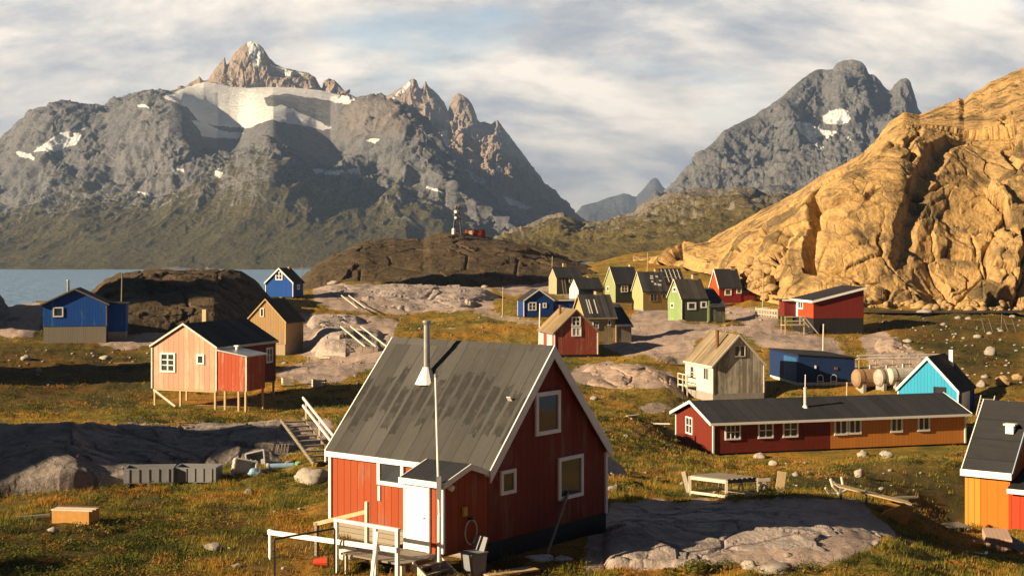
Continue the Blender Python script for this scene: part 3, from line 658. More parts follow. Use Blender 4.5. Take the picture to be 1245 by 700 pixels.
    relief('hill', 560, 1200, 520, [(620, H_f, 0, 0), (1050, H_m, 90, 0), ([(560, 1700), (700, 1650), (850, 1500), (1200, 1500)], H_c, 110, 0.2)], M['foot'], disp4, (500, 10, 12), lambda V, L, px, py: {'veg': np.interp(L, [0, 1, 1.6, 2], [0.8, 0.72, 0.42, 0.2]) - 0.35 * sstep(700, 640, px) * sstep(1.4, 1.8, L), 'snow': 0 * L}, crest_keep=0.4)

def build_gold_hill():
    base = [(770, 322), (830, 326), (870, 334), (900, 347), (930, 362), (950, 372), (1000, 377), (1100, 379), (1245, 383), (1500, 390)]
    base_d = [(770, 330), (830, 290), (870, 262), (900, 240), (930, 222), (950, 208), (1000, 202), (1500, 200)]
    mid = [(770, 319), (830, 314), (870, 312), (905, 316), (935, 318), (960, 322), (1000, 330), (1060, 325), (1130, 330), (1245, 330), (1500, 330)]
    edge = [(770, 318), (830, 309), (870, 303), (900, 298), (930, 286), (950, 268), (975, 250), (1000, 236), (1030, 222), (1055, 206), (1075, 185), (1100, 166), (1130, 170), (1160, 176), (1200, 190), (1245, 180), (1500, 120)]
    sky = [(770, 318), (800, 314), (826, 309), (845, 300), (870, 286), (900, 270), (930, 255), (950, 246), (965, 238), (980, 229), (1000, 215), (1020, 203), (1040, 191), (1055, 181), (1070, 166), (1085, 148), (1093, 143), (1100, 137), (1108, 139), (1118, 141), (1132, 134), (1148, 126), (1158, 124), (1166, 119), (1172, 122), (1182, 113), (1195, 108), (1204, 100), (1216, 96), (1228, 90), (1245, 84), (1300, 62), (1400, 28), (1500, 5)]
    def disp(P, L, cols):
        wp = P + 2.5 * np.stack([fbm(P / 14, 4), fbm(P / 14 + 40, 4), fbm(P / 14 + 80, 4)], -1)
        k1, j1 = facets(wp / np.array([22.0, 26.0, 17.0]) + 1.3, 1.0, 0.5); k2, j2 = facets(wp / np.array([8.0, 9.0, 6.5]) + 3, 1.0, 0.45); k3, j3 = facets(P / 2.8 + 7, 1.0, 0.4)
        face = np.interp(L, [0, 0.3, 1.7, 2.1, 2.4, 3], [0.7, 1, 1, 0.5, 0.2, 0.14])
        sel = (0.25 + 0.75 * sstep(-0.2, 0.3, fbm(P / 30 + 7, 3))) * (0.5 + 0.5 * sstep(1050, 1130, cols)[None, :])
        g = lambda e, w: 1 - sstep(0.0, w, e)
        blk = 4.2 * k1 - 1.6 * g(j1, 0.035) + sel * (1.6 * k2 - 0.8 * g(j2, 0.045) + 0.45 * k3 - 0.15 * g(j3, 0.08))
        bulge = 3.5 * np.exp(-((cols[None, :] - 1045) / 60) ** 2) * np.exp(-((L - 1.55) / 0.5) ** 2)
        wob = 5.0 * fbm(np.stack([P[..., 2] / 7, 0 * L, 0 * L + 2], -1), 4); V_ = lambda x, w: np.clip(1.35 - np.abs(x) / w * 1.35, 0, 1)
        cx = np.interp(L, [1.0, 1.2, 1.5, 1.62, 1.9, 2.05], [984, 990, 1002, 996, 1009, 1010]); cleft = -7.0 * V_(cols[None, :] - cx - wob, np.interp(L, [1, 1.3, 1.6, 2], [9, 7, 5, 5])) * sstep(0.85, 1.05, L) * sstep(2.1, 1.98, L)
        gx = np.interp(L, [1.0, 1.4, 1.8, 2.1], [1092, 1112, 1140, 1178]); gully = -1.2 * V_(cols[None, :] - gx - 2 * wob, 16.0) * sstep(0.9, 1.2, L) * sstep(2.25, 2.0, L)
        slab = ridged(np.stack([P[..., 0] / 40, P[..., 1] / 40, P[..., 2] / 12], -1) + 2, 5) * 0.7
        return face * blk + bulge + cleft + gully + slab * (0.3 + 0.6 * (1 - face)) + 0.9 * fbm(P / 30, 4) + 0.12 * fbm(P / 1.6, 4, 0.6)
    relief('rock_hill', 770, 1500, 800, [(base_d, base, 0, 0), ([(c, d + 7) for c, d in base_d], mid, 60, 0.2), ([(770, 345), (830, 318), (870, 292), (900, 268), (950, 244), (1000, 233), (1080, 235), (1150, 243), (1245, 242), (1500, 242)], edge, 130, 0.5), ([(770, 360), (830, 345), (900, 330), (1000, 335), (1100, 345), (1245, 360), (1500, 380)], sky, 130, 0.15)], M['gold'], disp, (160, 15, 24),
           lambda V, L, px, py: {'veg': np.where(L < 1.9, 0.45 * np.interp(L, [0, 0.25, 0.8, 1.9], [1.0, 0.5, 0.1, 0.0]), -0.2)}, crest_keep=0.5, soft=22)

def outcrop(px0, px1, nc, base, base_d, crest, crest_d, mat, amp=0.25, back=(6, 18.5, 14), mid=None, cv=0.75, ns=60, ws=4.0, name='rock_outcrop'):
    base_d = [(a, b) for a, b in base_d]
    def disp(P, L, cols):
        P[..., 2] -= 1.6 * (1 - sstep(0.0, 0.10, L)) + 1.1 * (1 - sstep(0, 1, np.clip(np.minimum(cols - px0, px1 - cols) / min(45.0, (px1 - px0) * 0.22), 0, 1)))[None, :]
        a1, a2, c1 = worley(P / ws + 4)
        ed = np.clip(np.minimum(cols - px0, px1 - cols) / 35.0, 0, 1)[None, :]
        return amp * ed * (1.2 * fbm(P / (ws * 1.6), 4, 0.5) + 0.7 * (sstep(0, 0.06, a2 - a1) - 1) * (0.2 + c1) + 0.75 * facets((P + 0.25 * ws * np.stack([fbm(P / ws, 3), fbm(P / ws + 5, 3), fbm(P / ws + 9, 3)], -1)) / (ws * 1.3) + 2, 1.1, 0.08)[0] + 0.3 * facets(P / (ws * 0.35) + 2, 1.0, 0.15)[0] + 0.12 * fbm(P / (ws * 0.2), 4))
    L_ = [(base_d, base, 0, 0)] + ([(mid[0], mid[1], ns // 2, 0.2)] if mid else []) + [(crest_d, crest, ns, cv)]
    return relief(name, px0, px1, nc, L_, mat, disp, back, None, crest_keep=0.6)
def build_outcrops():
    # dark knoll with the mast
    outcrop(345, 800, 420, [(345, 352), (420, 350), (500, 352), (560, 352), (620, 350), (700, 348), (760, 345), (800, 335)], [(345, 280), (560, 272), (800, 300)],
            [(345, 346), (362, 338), (372, 332), (385, 322), (400, 314), (418, 306), (430, 300), (445, 294), (462, 291), (480, 289), (500, 289), (515, 290), (524, 286), (535, 284), (548, 283), (565, 284), (585, 287), (610, 291), (640, 297), (670, 306), (700, 316), (730, 325), (760, 331), (800, 334)], [(345, 300), (450, 330), (555, 335), (700, 325), (800, 315)], M['heath'], 0.85, (70, -5, 20), cv=0.8, ns=110, ws=13.0, name='rocky_knoll')
    # brown knoll behind the pink house
    outcrop(85, 345, 300, [(85, 380), (105, 384), (140, 402), (200, 404), (260, 398), (320, 392), (345, 380)], [(85, 172), (150, 150), (260, 156), (345, 190)],
            [(85, 376), (100, 358), (112, 348), (128, 339), (145, 333), (165, 330), (195, 328), (225, 328), (250, 328), (275, 329), (292, 332), (308, 340), (322, 350), (335, 360), (345, 370)], [(85, 185), (180, 190), (260, 195), (345, 205)], M['heath'], 0.65, (45, 0, 16), cv=0.7, ns=100, ws=8.0, name='rocky_knoll')
    outcrop(-160, 62, 200, [(-160, 420), (0, 425), (40, 410), (62, 392)], [(-160, 150), (0, 148), (62, 165)], [(-160, 300), (-60, 330), (-20, 345), (-3, 352), (5, 362), (9, 376), (20, 377), (35, 379), (50, 381), (62, 386)], [(-160, 175), (62, 172)], M['rock_dark'], 0.7, (25, 2, 12), cv=0.5, ws=6.0)
    # grey slabs round the green in the middle
    outcrop(362, 625, 300, [(362, 372), (400, 374), (440, 380), (500, 379), (560, 376), (610, 370), (625, 362)], [(362, 208), (450, 200), (560, 203), (625, 225)], [(362, 362), (380, 352), (402, 347), (430, 345), (455, 347), (480, 346), (520, 347), (560, 348), (590, 351), (612, 357), (625, 361)], [(362, 222), (450, 235), (560, 238), (625, 240)], M['rock'], 0.5, (25, 15, 10), cv=0.6, ws=7.0)
    outcrop(372, 482, 180, [(372, 428), (390, 430), (420, 432), (450, 428), (470, 420), (482, 412)], [(372, 146), (420, 140), (482, 152)], [(372, 404), (388, 398), (405, 397), (425, 398), (445, 399), (462, 402), (474, 406), (482, 410)], [(372, 160), (482, 162)], M['rock'], 0.35, (8, 17, 8), cv=0.6, ws=4.5)
    outcrop(365, 450, 140, [(365, 402), (400, 402), (430, 398), (450, 392)], [(365, 166), (450, 172)], [(365, 386), (380, 383), (400, 381), (420, 381), (438, 384), (450, 389)], [(365, 178), (450, 180)], M['rock'], 0.35, (8, 17, 8), cv=0.6, ws=4.5)
    # long dark whaleback behind the crates
    outcrop(-140, 400, 420, [(-140, 612), (-40, 612), (0, 607), (60, 597), (120, 588), (200, 586), (270, 584), (330, 580), (370, 565), (400, 545)], [(-140, 53), (60, 55), (200, 57), (330, 58), (400, 62)],
            [(-140, 516), (-40, 516), (0, 521), (30, 519), (60, 516), (85, 514), (110, 516), (130, 519), (150, 520), (190, 518), (240, 516), (290, 514), (330, 516), (360, 522), (385, 532), (400, 540)], [(-140, 64), (90, 62), (140, 65), (300, 68), (400, 68)], M['rock_dark'], 0.35, (6, 18.6, 14), cv=0.7, ns=90, ws=4.0)
    # pale slab in the foreground
    outcrop(700, 1110, 420, [(700, 690), (730, 688), (760, 686), (850, 690), (900, 690), (950, 686), (1010, 682), (1060, 668), (1090, 652), (1110, 642)], [(700, 42), (850, 41.6), (1000, 42.5), (1110, 47)],
            [(700, 672), (715, 655), (730, 628), (745, 614), (765, 609), (800, 606), (850, 604), (900, 602), (940, 600), (975, 600), (1005, 606), (1030, 614), (1060, 626), (1085, 637), (1110, 640)], [(700, 47), (745, 54), (850, 58), (960, 59), (1060, 55), (1110, 51)], M['rock'], 0.17, (3, 19.0, 12), mid=([(700, 44.5), (850, 47), (1000, 48), (1110, 49)], [(700, 680), (730, 655), (760, 638), (850, 629), (950, 629), (1010, 636), (1060, 645), (1110, 648)]), cv=0.2, ns=110, ws=2.6)
    outcrop(728, 768, 70, [(728, 596), (768, 584)], [(728, 58), (768, 62)], [(728, 553), (738, 554), (750, 562), (760, 572), (768, 581)], [(728, 63), (768, 65)], M['rock'], 0.15, (2, 19, 6), cv=0.6, ns=40, ws=2)
    # pink slabs under the upper houses
    outcrop(690, 842, 240, [(690, 466), (720, 470), (760, 472), (800, 474), (842, 476)], [(690, 128), (842, 126)], [(690, 450), (705, 446), (730, 444), (750, 443), (775, 446), (800, 451), (820, 459), (842, 471)], [(690, 140), (842, 131)], M['rock_pink'], 0.3, (5, 16, 8), cv=0.7, ws=4)
    outcrop(1050, 1150, 160, [(1050, 445), (1085, 448), (1120, 452), (1150, 450)], [(1050, 146), (1150, 140)], [(1050, 412), (1065, 409), (1085, 412), (1105, 421), (1125, 432), (1150, 447)], [(1050, 162), (1150, 144)], M['rock_pink'], 0.3, (8, 16, 8), cv=0.5, ws=4)

def build_ground():
    cols = np.linspace(-620, 1860, 860); rows = np.exp(np.linspace(math.log(2.5), math.log(900), 640))
    C, D = np.meshgrid(cols, rows); X = (C - CX) / F * D
    Z = gz(X.ravel(), D.ravel()).reshape(X.shape)
    V = np.stack([X, D, Z], -1); px, py = proj(V)
    wsc = np.clip(60 / D, 0.3, 3)
    rk = blur(soft_poly(px, py, ROCKS, 1.0, 9.0, 0.03), 14); pa = soft_poly(px, py, PATHS, 1.0, 1.5, 0.05)
    rk = np.where((D < 30) | (D > 300), 0, rk)
    nz = fbm(np.stack([X / 14, D / 14, 0 * X], -1), 5)
    rk = np.maximum(np.maximum(rk * 0.95 + 0.05, pa), sstep(0.55, 0.95, nz) * 0.6)
    dm = blur(soft_poly(px, py, SHADE_TINT, 1.0, 20.0, 0.02), 40) * (D > 25)
    return grid_mesh('ground', V, M['ground'], {'rock': rk, 'path': pa, 'shade_tint': dm})

def build_water():
    s = MB(); s.add([(-14000, 60, 0), (9000, 60, 0), (9000, 16000, 0), (-14000, 16000, 0)], [(0, 1, 2, 3)])
    o = s.build('sea', M['sea']); o['kind'] = 'structure'
    p0, p1, p2, p3 = wpt(1052, 377, 199), wpt(1300, 384, 193), wpt(1300, 377, 205), wpt(1060, 373, 206)
    z = 21.55
    n = 22; vs = []
    for k in range(n):
        t = 2 * math.pi * k / n; vs.append((65 + 18 * math.cos(t), 195 + 5.0 * math.sin(t) + 1.2 * math.sin(3 * t), z))
    s = MB(); s.add(vs, [tuple(range(n))]); o = s.build('pond', M['pond']); o['kind'] = 'structure'
# ---------------------------------------------------------------- houses
def rz(a, v): c, s = math.cos(a), math.sin(a); return Vector((c * v[0] - s * v[1], s * v[0] + c * v[1], v[2]))
WCOUNT = [0]
class House:
    """one house: w along the front, l deep, seen with the front towards the camera; ridge 'y' shows a gable to the front"""
    def __init__(s, name, label, px, py, d, yaw, w, l, h, rise, ridge='y', corner='L', plinth=0.4, cat='house', group='wooden houses of the village', zoff=0.0, pad=True):
        s.w, s.l, s.h, s.rise, s.ridge, s.plinth = w, l, h, rise, ridge, plinth; s.yaw = R(yaw)
        P = wpt(px, py, d); c = Vector((-w / 2 if corner == 'L' else w / 2, -l / 2, 0))
        s.o = P - rz(s.yaw, c); s.o.z += zoff
        s.root = empty(name, s.o, s.yaw, label, cat, group)
        if pad: PADS.append((s.o.x, s.o.y, math.hypot(w, l) / 2, s.o.z - 0.02))
    def frame(s, face, off=0.0):
        """origin, rightward direction, outward normal of a wall face in house coordinates"""
        return {'F': (Vector((0, -s.l / 2 - off, 0)), Vector((1, 0, 0)), Vector((0, -1, 0))), 'B': (Vector((0, s.l / 2 + off, 0)), Vector((-1, 0, 0)), Vector((0, 1, 0))),
                'L': (Vector((-s.w / 2 - off, 0, 0)), Vector((0, -1, 0)), Vector((-1, 0, 0))), 'R': (Vector((s.w / 2 + off, 0, 0)), Vector((0, 1, 0)), Vector((1, 0, 0)))}[face]
    def hit(s, face, px, py, off=0.0):
        o, u, n = s.frame(face, off); O = s.o + rz(s.yaw, o); Nn = rz(s.yaw, n)
        ray = Vector(((px - CX) / F, 1, -(py - HY) / F)); C = Vector((0, 0, CZ))
        t = (O - C).dot(Nn) / ray.dot(Nn); q = rz(-s.yaw, C + ray * t - s.o)
        return (q - o).dot(u), q.z
    def walls(s, mat, low=None, top=None, name='wall', x0=None, x1=None, mono=None, label=None):
        w, l, h, r = s.w, s.l, s.h, s.rise; b = s.plinth if low is None else low; m = MB()
        x0 = -w / 2 if x0 is None else x0; x1 = w / 2 if x1 is None else x1
        if mono: m.prism([(x0, b), (x1, b), (x1, mono[1]), (x0, mono[0])], 'y', -l / 2, l / 2)
        elif s.ridge == 'y': m.prism([(-w / 2, b), (w / 2, b), (w / 2, h), (0, h + r), (-w / 2, h)], 'y', -l / 2, l / 2)
        else: m.prism([(-l / 2, b), (l / 2, b), (l / 2, h), (0, h + r), (-l / 2, h)], 'x', x0, x1)
        o = m.build(name, mat, s.root)
        if label: o['label'] = label
        return o
    def found(s, mat, inset=0.03, depth=1.2, name='foundation', top=None):
        m = MB(); t = s.plinth if top is None else top
        m.box((0, 0, (t - depth) / 2), (s.w - 2 * inset, s.l - 2 * inset, t + depth)); return m.build(name, mat, s.root)
    def roof(s, mat, e=0.25, g=0.22, th=0.12, mono=None, name='roof'):
        w, l, h, r = s.w, s.l, s.h, s.rise; m = MB()
        if mono:
            k = (mono[1] - mono[0]) / w; a, b = -w / 2 - e, w / 2 + e
            m.prism([(a, mono[0] - k * e + 0.01), (b, mono[1] + k * e + 0.01), (b, mono[1] + k * e + th), (a, mono[0] - k * e + th)], 'y', -l / 2 - g, l / 2 + g)
        else:
            W = w if s.ridge == 'y' else l; Lh = (l if s.ridge == 'y' else w) / 2 + g; ax = 'y' if s.ridge == 'y' else 'x'
            k = r / (W / 2); z0 = h - k * e + 0.02; zr = h + r + 0.02; tv = th / math.cos(math.atan(k))
            m.prism([(-W / 2 - e, z0), (0, zr), (W / 2 + e, z0), (W / 2 + e, z0 + tv), (0, zr + tv), (-W / 2 - e, z0 + tv)], ax, -Lh, Lh)
            s.rk = (W, k, z0, zr, tv, Lh, e)
        return m.build(name, mat, s.root)
    def trim(s, mat, ends=('F',), bw=0.16, fascia=(), corners=()):
        W, k, z0, zr, tv, Lh, e = s.rk; c = math.cos(math.atan(k)); v = bw / c
        for en in ends:
            sg = -1 if en in 'FL' else 1; a = sg * (Lh + 0.003); b = sg * (Lh + 0.045); m = MB(); ax = 'y' if s.ridge == 'y' else 'x'
            top = tv + 0.03
            for q in (-1, 1):
                m.prism([(q * (W / 2 + e), z0 + top), (q * 0.0, zr + top), (q * 0.0, zr + top - v), (q * (W / 2 + e), z0 + top - v)], ax, min(a, b), max(a, b))
            m.build('gable_trim', mat, s.root)
        for q in fascia:
            m = MB(); y = q * (W / 2 + e + 0.02); zc = z0 + tv - 0.09
            if s.ridge == 'y': m.box((y, 0, zc), (0.034, 2 * Lh - 0.01, 0.17))
            else: m.box((0, y, zc), (2 * Lh - 0.01, 0.034, 0.17))
            m.build('fascia', mat, s.root)
        for (sx, sy) in corners:
            m = MB(); m.box((sx * (s.w / 2 + 0.012), sy * (s.l / 2 + 0.012), (s.plinth + s.h) / 2 - 0.05), (0.11, 0.11, s.h - s.plinth - 0.1)); m.build('corner_board', mat, s.root)
    def window(s, face, px, py, px1, py1, nx=2, ny=2, mat=None, fw=0.09, glass=None, off=0.0):
        u0, _ = s.hit(face, px, (py + py1) / 2, off); u1, _ = s.hit(face, px1, (py + py1) / 2, off)
        _, v0 = s.hit(face, (px + px1) / 2, py1, off); _, v1 = s.hit(face, (px + px1) / 2, py, off)
        return s.window_at(face, (u0 + u1) / 2, (v0 + v1) / 2, abs(u1 - u0), abs(v1 - v0), nx, ny, mat, fw, glass, off)
    def window_at(s, face, u, v, w, h, nx=2, ny=2, mat=None, fw=0.09, glass=None, off=0.0):
        mat = mat or M['white']; o, ud, n = s.frame(face, off); up = Vector((0, 0, 1)); m0 = Matrix((ud, -n, up)).transposed()
        c = o + ud * u + up * v
        P = MB(); P.box((0, 0, 0), (w - fw * 1.2, 0.02, h - fw * 1.2), m0); pane = P.build('window', glass or M['glass'], s.root, loc=c + n * 0.016)
        f = MB()
        def bx(cx, cz, sx, sz, t, y): f.box(ud * cx + up * cz + n * y, (sx, t, sz), m0)
        bx(-w / 2 + fw / 2, 0, fw, h, 0.08, 0.02); bx(w / 2 - fw / 2, 0, fw, h, 0.08, 0.02)
        bx(0, h / 2 - fw / 2, w - 2 * fw, fw, 0.076, 0.02); bx(0, -h / 2 + fw / 2, w - 2 * fw, fw, 0.084, 0.02)
        mw = fw * 0.55
        for k in range(1, nx): bx(-w / 2 + fw + (w - 2 * fw) * k / nx, 0, mw * (1.5 if nx == 2 or k * 2 == nx else 1), h - 2 * fw, 0.05, 0.016)
        for k in range(1, ny):
            z = -h / 2 + fw + (h - 2 * fw) * k / ny
            for q in range(nx): bx(-w / 2 + fw + (w - 2 * fw) * (q + 0.5) / nx, z, (w - 2 * fw) / nx - mw * 1.5, mw, 0.04, 0.014)
        f.build('frame', mat, pane); return pane
    def door(s, face, u, v0, w, h, mat, off=0.0, frame=None, handle=True, fw=0.08):
        o, ud, n = s.frame(face, off); up = Vector((0, 0, 1)); m0 = Matrix((ud, -n, up)).transposed(); c = o + ud * u + up * (v0 + h / 2)
        d = MB(); d.box((0, 0, 0), (w, 0.05, h), m0); do = d.build('door', mat, s.root, loc=c + n * 0.027)
        if frame:
            f = MB()
            for q in (-1, 1): f.box(ud * (q * (w / 2 + fw / 2)) , (fw, 0.07, h + fw), m0)
            f.box(up * (h / 2 + fw / 2), (w - 0.001, 0.066, fw), m0); f.build('door_frame', frame, do)
        if handle:
            k = MB(); k.tube(ud * (w * 0.38) + n * 0.02, ud * (w * 0.38) + n * 0.09, 0.015); k.tube(ud * (w * 0.38) + n * 0.085, ud * (w * 0.22) + n * 0.085, 0.014); k.build('handle', M['metal'], do)
        return do
    def slope_z(s, t):  # height of the roof top at distance t from the ridge
        W, k, z0, zr, tv, Lh, e = s.rk; return zr + tv - k * abs(t)
    def stack(s, px, py0, py1, t=0.3, size=0.45, mat=None, pipe=0.0, cap=False, cone=None):
        """chimney standing on the roof, t metres from the ridge (towards the camera when negative)"""
        zt = None; mt = mat or M['brick']
        face = 'F'; off = -(s.l / 2) - t if s.ridge == 'x' else None
        if s.ridge == 'x':
            u, z0 = s.hit('F', px, py1, -s.l / 2 - t); _, z1 = s.hit('F', px, py0, -s.l / 2 - t); x, y, tt = u, t, t
        else:
            y = t; u, z0 = s.hit('F', px, py1, -s.l / 2 - t); _, z1 = s.hit('F', px, py0, -s.l / 2 - t); x, y, tt = u, t, u
        zb = s.slope_z(tt) - 0.25; m = MB()
        if pipe: m.tube((x, y, zb), (x, y, z1), pipe, n=12)
        else: m.box((x, y, (zb + z1) / 2), (size, size, z1 - zb))
        o = m.build('chimney', mt, s.root)
        if cap or pipe:
            c = MB()
            if pipe: c.tube((x, y, z1 + 0.002), (x, y, z1 + 0.07), pipe * 1.25, pipe * 1.15, n=12)
            else: c.box((x, y, z1 + 0.042), (size + 0.1, size + 0.1, 0.08))
            c.build('chimney_cap', M['dark_metal'] if not pipe else mt, o)
        if cone: c = MB(); c.tube((x, y, zb + 0.1), (x, y, zb + 0.1 + cone), pipe * 2.6, pipe * 1.05, n=12); c.build('flashing', M['white'], o)
        return o
def P_(name, c, **k):
    if name not in M: M[name] = planks(name, c, **k)
    return M[name]
def FELT(name, c, **k):
    if name not in M: M[name] = felt(name, c, **k)
    return M[name]
RED = (0.32, 0.060, 0.016)
def build_houses():
    dark = FELT('felt_dark', (0.035, 0.036, 0.040), axis=1); darkx = FELT('felt_dark_long', (0.033, 0.035, 0.040), axis=0)
    grey = FELT('felt_worn', (0.06, 0.055, 0.05), streak=0.5, axis=0); tan = FELT('felt_tan', (0.27, 0.195, 0.11), streak=0.4, axis=1, seam=1.0)
    # ---- main red house in front
    H = House('red_house', 'large red gabled house in front with patched grey roof and white door porch', 592, 683, 42, 52, 6.3, 6.6, 2.68, 3.45, plinth=0.55)
    P = P_('paint_red', RED, width=0.30, groove=0.05, vary=0.25, wear=0.13, bare=(0.30, 0.10, 0.06))
    H.walls(P); H.found(P_('boards_base', (0.30, 0.26, 0.20), width=0.16, horizontal=True), 0.05)
    m = MB(); m.box((0, -3.3 - 0.012, 0.2), (6.34, 0.03, 0.72)); m.build('plinth_board', M['black'], H.root)
    m = MB(); m.prism([(-3.15, 0.56), (3.15, 0.56), (3.15, 2.66), (0, 6.10), (-3.15, 2.66)], 'y', -3.305, -3.301); m.build('gable_tone_cladding', P_('paint_red_faded_shade', (0.19, 0.026, 0.012), width=0.30, groove=0.05, vary=0.3, wear=0.2, bare=(0.22, 0.075, 0.05)), H.root)  # weathered darker red; the gable's shade is put into this colour too
    H.roof(FELT('felt_patched', (0.066, 0.065, 0.064), streak=0.3, axis=1, patches=(3.75, 5.1), seam=0.62), 0.09, 0.18, 0.11)
    H.trim(M['white'], ('F', 'B'), 0.27, (-1, 1), ((-1, 1), (1, -1)))
    # battens and the ridge strip of the felt
    m = MB(); W, k, z0, zr, tv, Lh, e = H.rk
    m.prism([(-0.16, zr + tv - 0.16 * k + 0.025), (0, zr + tv + 0.03), (0.16, zr + tv - 0.16 * k + 0.025), (0.16, zr + tv - 0.16 * k - 0.01), (0, zr + tv - 0.01), (-0.16, zr + tv - 0.16 * k - 0.01)], 'y', -Lh + 0.05, Lh - 0.05)
    m.build('ridge_strip', FELT('felt_patched2', (0.07, 0.069, 0.068), axis=1), H.root)
    H.window('F', 650, 475.5, 679.8, 527.5, 1, 1, fw=0.13); H.window('F', 677.8, 553.5, 707.6, 605, 1, 1, fw=0.12); H.window('F', 607.5, 570.5, 625.8, 600, 1, 1, fw=0.11)
    H.window('L', 460, 559.5, 492, 590, 1, 1, fw=0.12)
    u, v = H.hit('L', 461.6, 590); u2, v2 = H.hit('L', 461.6, 608)
    m = MB(); m.box((-3.15 - 0.02, -u, (v + v2) / 2), (0.05, 0.10, v - v2)); m.build('window_post', M['white'], H.root)
    # chimney pipe with white cone
    u, z1 = H.hit('F', 518.5, 392, -3.3 - 0.9)
    off = -3.15 + 1.02
    uu, zb = H.hit('L', 518.8, 458, -2.12); y = -uu; x = -3.15 + 2.12; zt = H.hit('L', 517, 393, -2.12)[1]; zr_ = H.slope_z(x)
    m = MB(); m.tube((x, y, zr_ - 0.2), (x, y, zt), 0.105, n=14); ch = m.build('chimney', M['metal'], H.root, smooth=False)
    m = MB(); m.tube((x, y, zr_ - 0.25), (x, y, zr_ + 0.32), 0.40, 0.12, n=14); m.build('flashing', M['white'], ch)
    m = MB(); m.tube((x, y, zt + 0.03), (x, y, zt + 0.10), 0.15, 0.15, n=14); m.tube((x, y, zt - 0.05), (x, y, zt + 0.03), 0.11, 0.13, n=14); m.build('chimney_cap', M['metal'], ch)
    m = MB(); q = H.hit('F', 604, 535, -0.6); m.box((-1.5, -2.9, H.slope_z(1.5) + 0.02), (0.3, 0.16, 0.03), Matrix.Rotation(-math.atan(k) * -1, 3, 'Y')); m.build('roof_patch', M['white_old'], H.root)
    # porch
    px0, px1, py0, py1 = -3.15 - 2.0, -3.15, -3.3, -3.3 + 1.45
    m = MB(); m.prism([(px0, 0.5), (px1 + 0.01, 0.5), (px1 + 0.01, 2.66), (px1 - 0.93, 2.95), (px0, 2.60)], 'y', py0 - 0.002, py1); porch = m.build('porch', P, H.root)
    m = MB(); pk = px1 - 0.93
    m.prism([(px0 - 0.16, 2.57), (pk, 2.97), (px1 - 0.12, 2.70), (px1 - 0.12, 2.79), (pk, 3.07), (px0 - 0.16, 2.67)], 'y', py0 - 0.13, py1 + 0.12); m.build('porch_roof', FELT('felt_black', (0.03, 0.033, 0.04), axis=1), porch)
    m = MB(); m.box((px0 - 0.18, (py0 + py1) / 2, 2.59), (0.035, 1.72, 0.17))
    for (ya, yb) in ((py0 - 0.165, py0 - 0.134), (py1 + 0.124, py1 + 0.155)):
        m.prism([(px0 - 0.16, 2.48), (pk, 2.90), (pk, 3.075), (px0 - 0.16, 2.66)], 'y', ya, yb); m.prism([(pk, 2.90), (px1 - 0.12, 2.63), (px1 - 0.12, 2.80), (pk, 3.075)], 'y', ya, yb)
    m.build('porch_trim', M['white'], porch)
    m = MB(); m.box((px0 - 0.02, py0 - 0.01, 1.55), (0.09, 0.07, 1.9)); m.build('corner_board', M['white'], porch)
    H2 = H; 
    d = MB(); d.box((0, 0, 0), (0.05, 0.84, 1.98)); do = d.build('door', M['white'], porch, loc=(px0 - 0.03, py1 - 0.46, 1.56))
    d = MB(); d.tube((-0.02, -0.32, 0), (-0.09, -0.32, 0), 0.016); d.tube((-0.085, -0.32, 0), (-0.085, -0.20, 0), 0.014); d.build('handle', M['metal'], do)
    d = MB()
    for q in (-1, 1): d.box((-0.01, q * 0.465, 0.03), (0.07, 0.085, 2.06))
    d.box((-0.01, 0, 1.035), (0.066, 0.845, 0.085)); d.build('door_frame', M['white'], do)
    # lamp, meter box and hose on the porch's side wall (coplanar with the gable)
    def side(px, py): u, v = H.hit('F', px, py); return Vector((u, -3.3, v))
    a = side(545, 591); m = MB(); m.tube(a + Vector((0, 0.0, 0)), a + Vector((0, -0.06, 0)), 0.07); m.tube(a + Vector((0, -0.06, -0.01)), a + Vector((0, -0.17, -0.05)), 0.10, 0.09); m.build('wall_lamp', M['white'], porch)
    a = side(563.5, 621); m = MB(); m.box(a + Vector((0, -0.05, 0)), (0.15, 0.09, 0.28)); m.build('meter_box', M['yellow'], porch)
    u, v = H.hit('L', 507, 505, -1.0)
    # ---- long red and orange house
    H = House('row_house', 'long low house, one half dark red and the other half orange, with black roof', 867.3, 553.5, 95, 16, 19.6, 6.45, 2.2, 1.05, ridge='x', plinth=0.12)
    H.walls(P_('paint_red_board', (0.17, 0.024, 0.012), width=0.16), x1=-0.95); H.walls(P_('paint_orange_board', (0.64, 0.25, 0.05), width=0.26, groove=0.06), x0=-0.95, label='orange boarded half of the long wall')
    H.found(M['black'], 0.08, 1.6); H.roof(darkx, 0.35, 0.35, 0.13); H.trim(M['white'], ('L', 'R'), 0.2, (-1,), ((-1, -1), (-1, 1), (1, -1)))
    for a in ((881.2, 515, 900.3, 534.4), (921.3, 513, 940.1, 532.6), (951.4, 511.9, 970.2, 531.4)): H.window('F', *a, nx=3 if a[0] < 900 else 2, ny=2, fw=0.11)
    for a in ((1014, 507.8, 1030.3, 528.8), (1031.2, 507.2, 1047, 527.6), (1082.3, 504.7, 1097.2, 525.5), (1115.4, 503.4, 1130.3, 524)): H.window('F', *a, nx=2, ny=1, fw=0.13)
    H.window('L', 834.5, 506.5, 842.6, 527.3, 2, 2)
    H.stack(979, 472, 490, -1.6, pipe=0.11, mat=M['white_old'], cone=0.3)
    # ---- white weathered house
    H = House('weathered_house', 'weathered house with peeling white side wall and bare grey boarded gable', 867, 489, 125, 15.6, 4.95, 6.2, 3.3, 2.55, plinth=0.75)
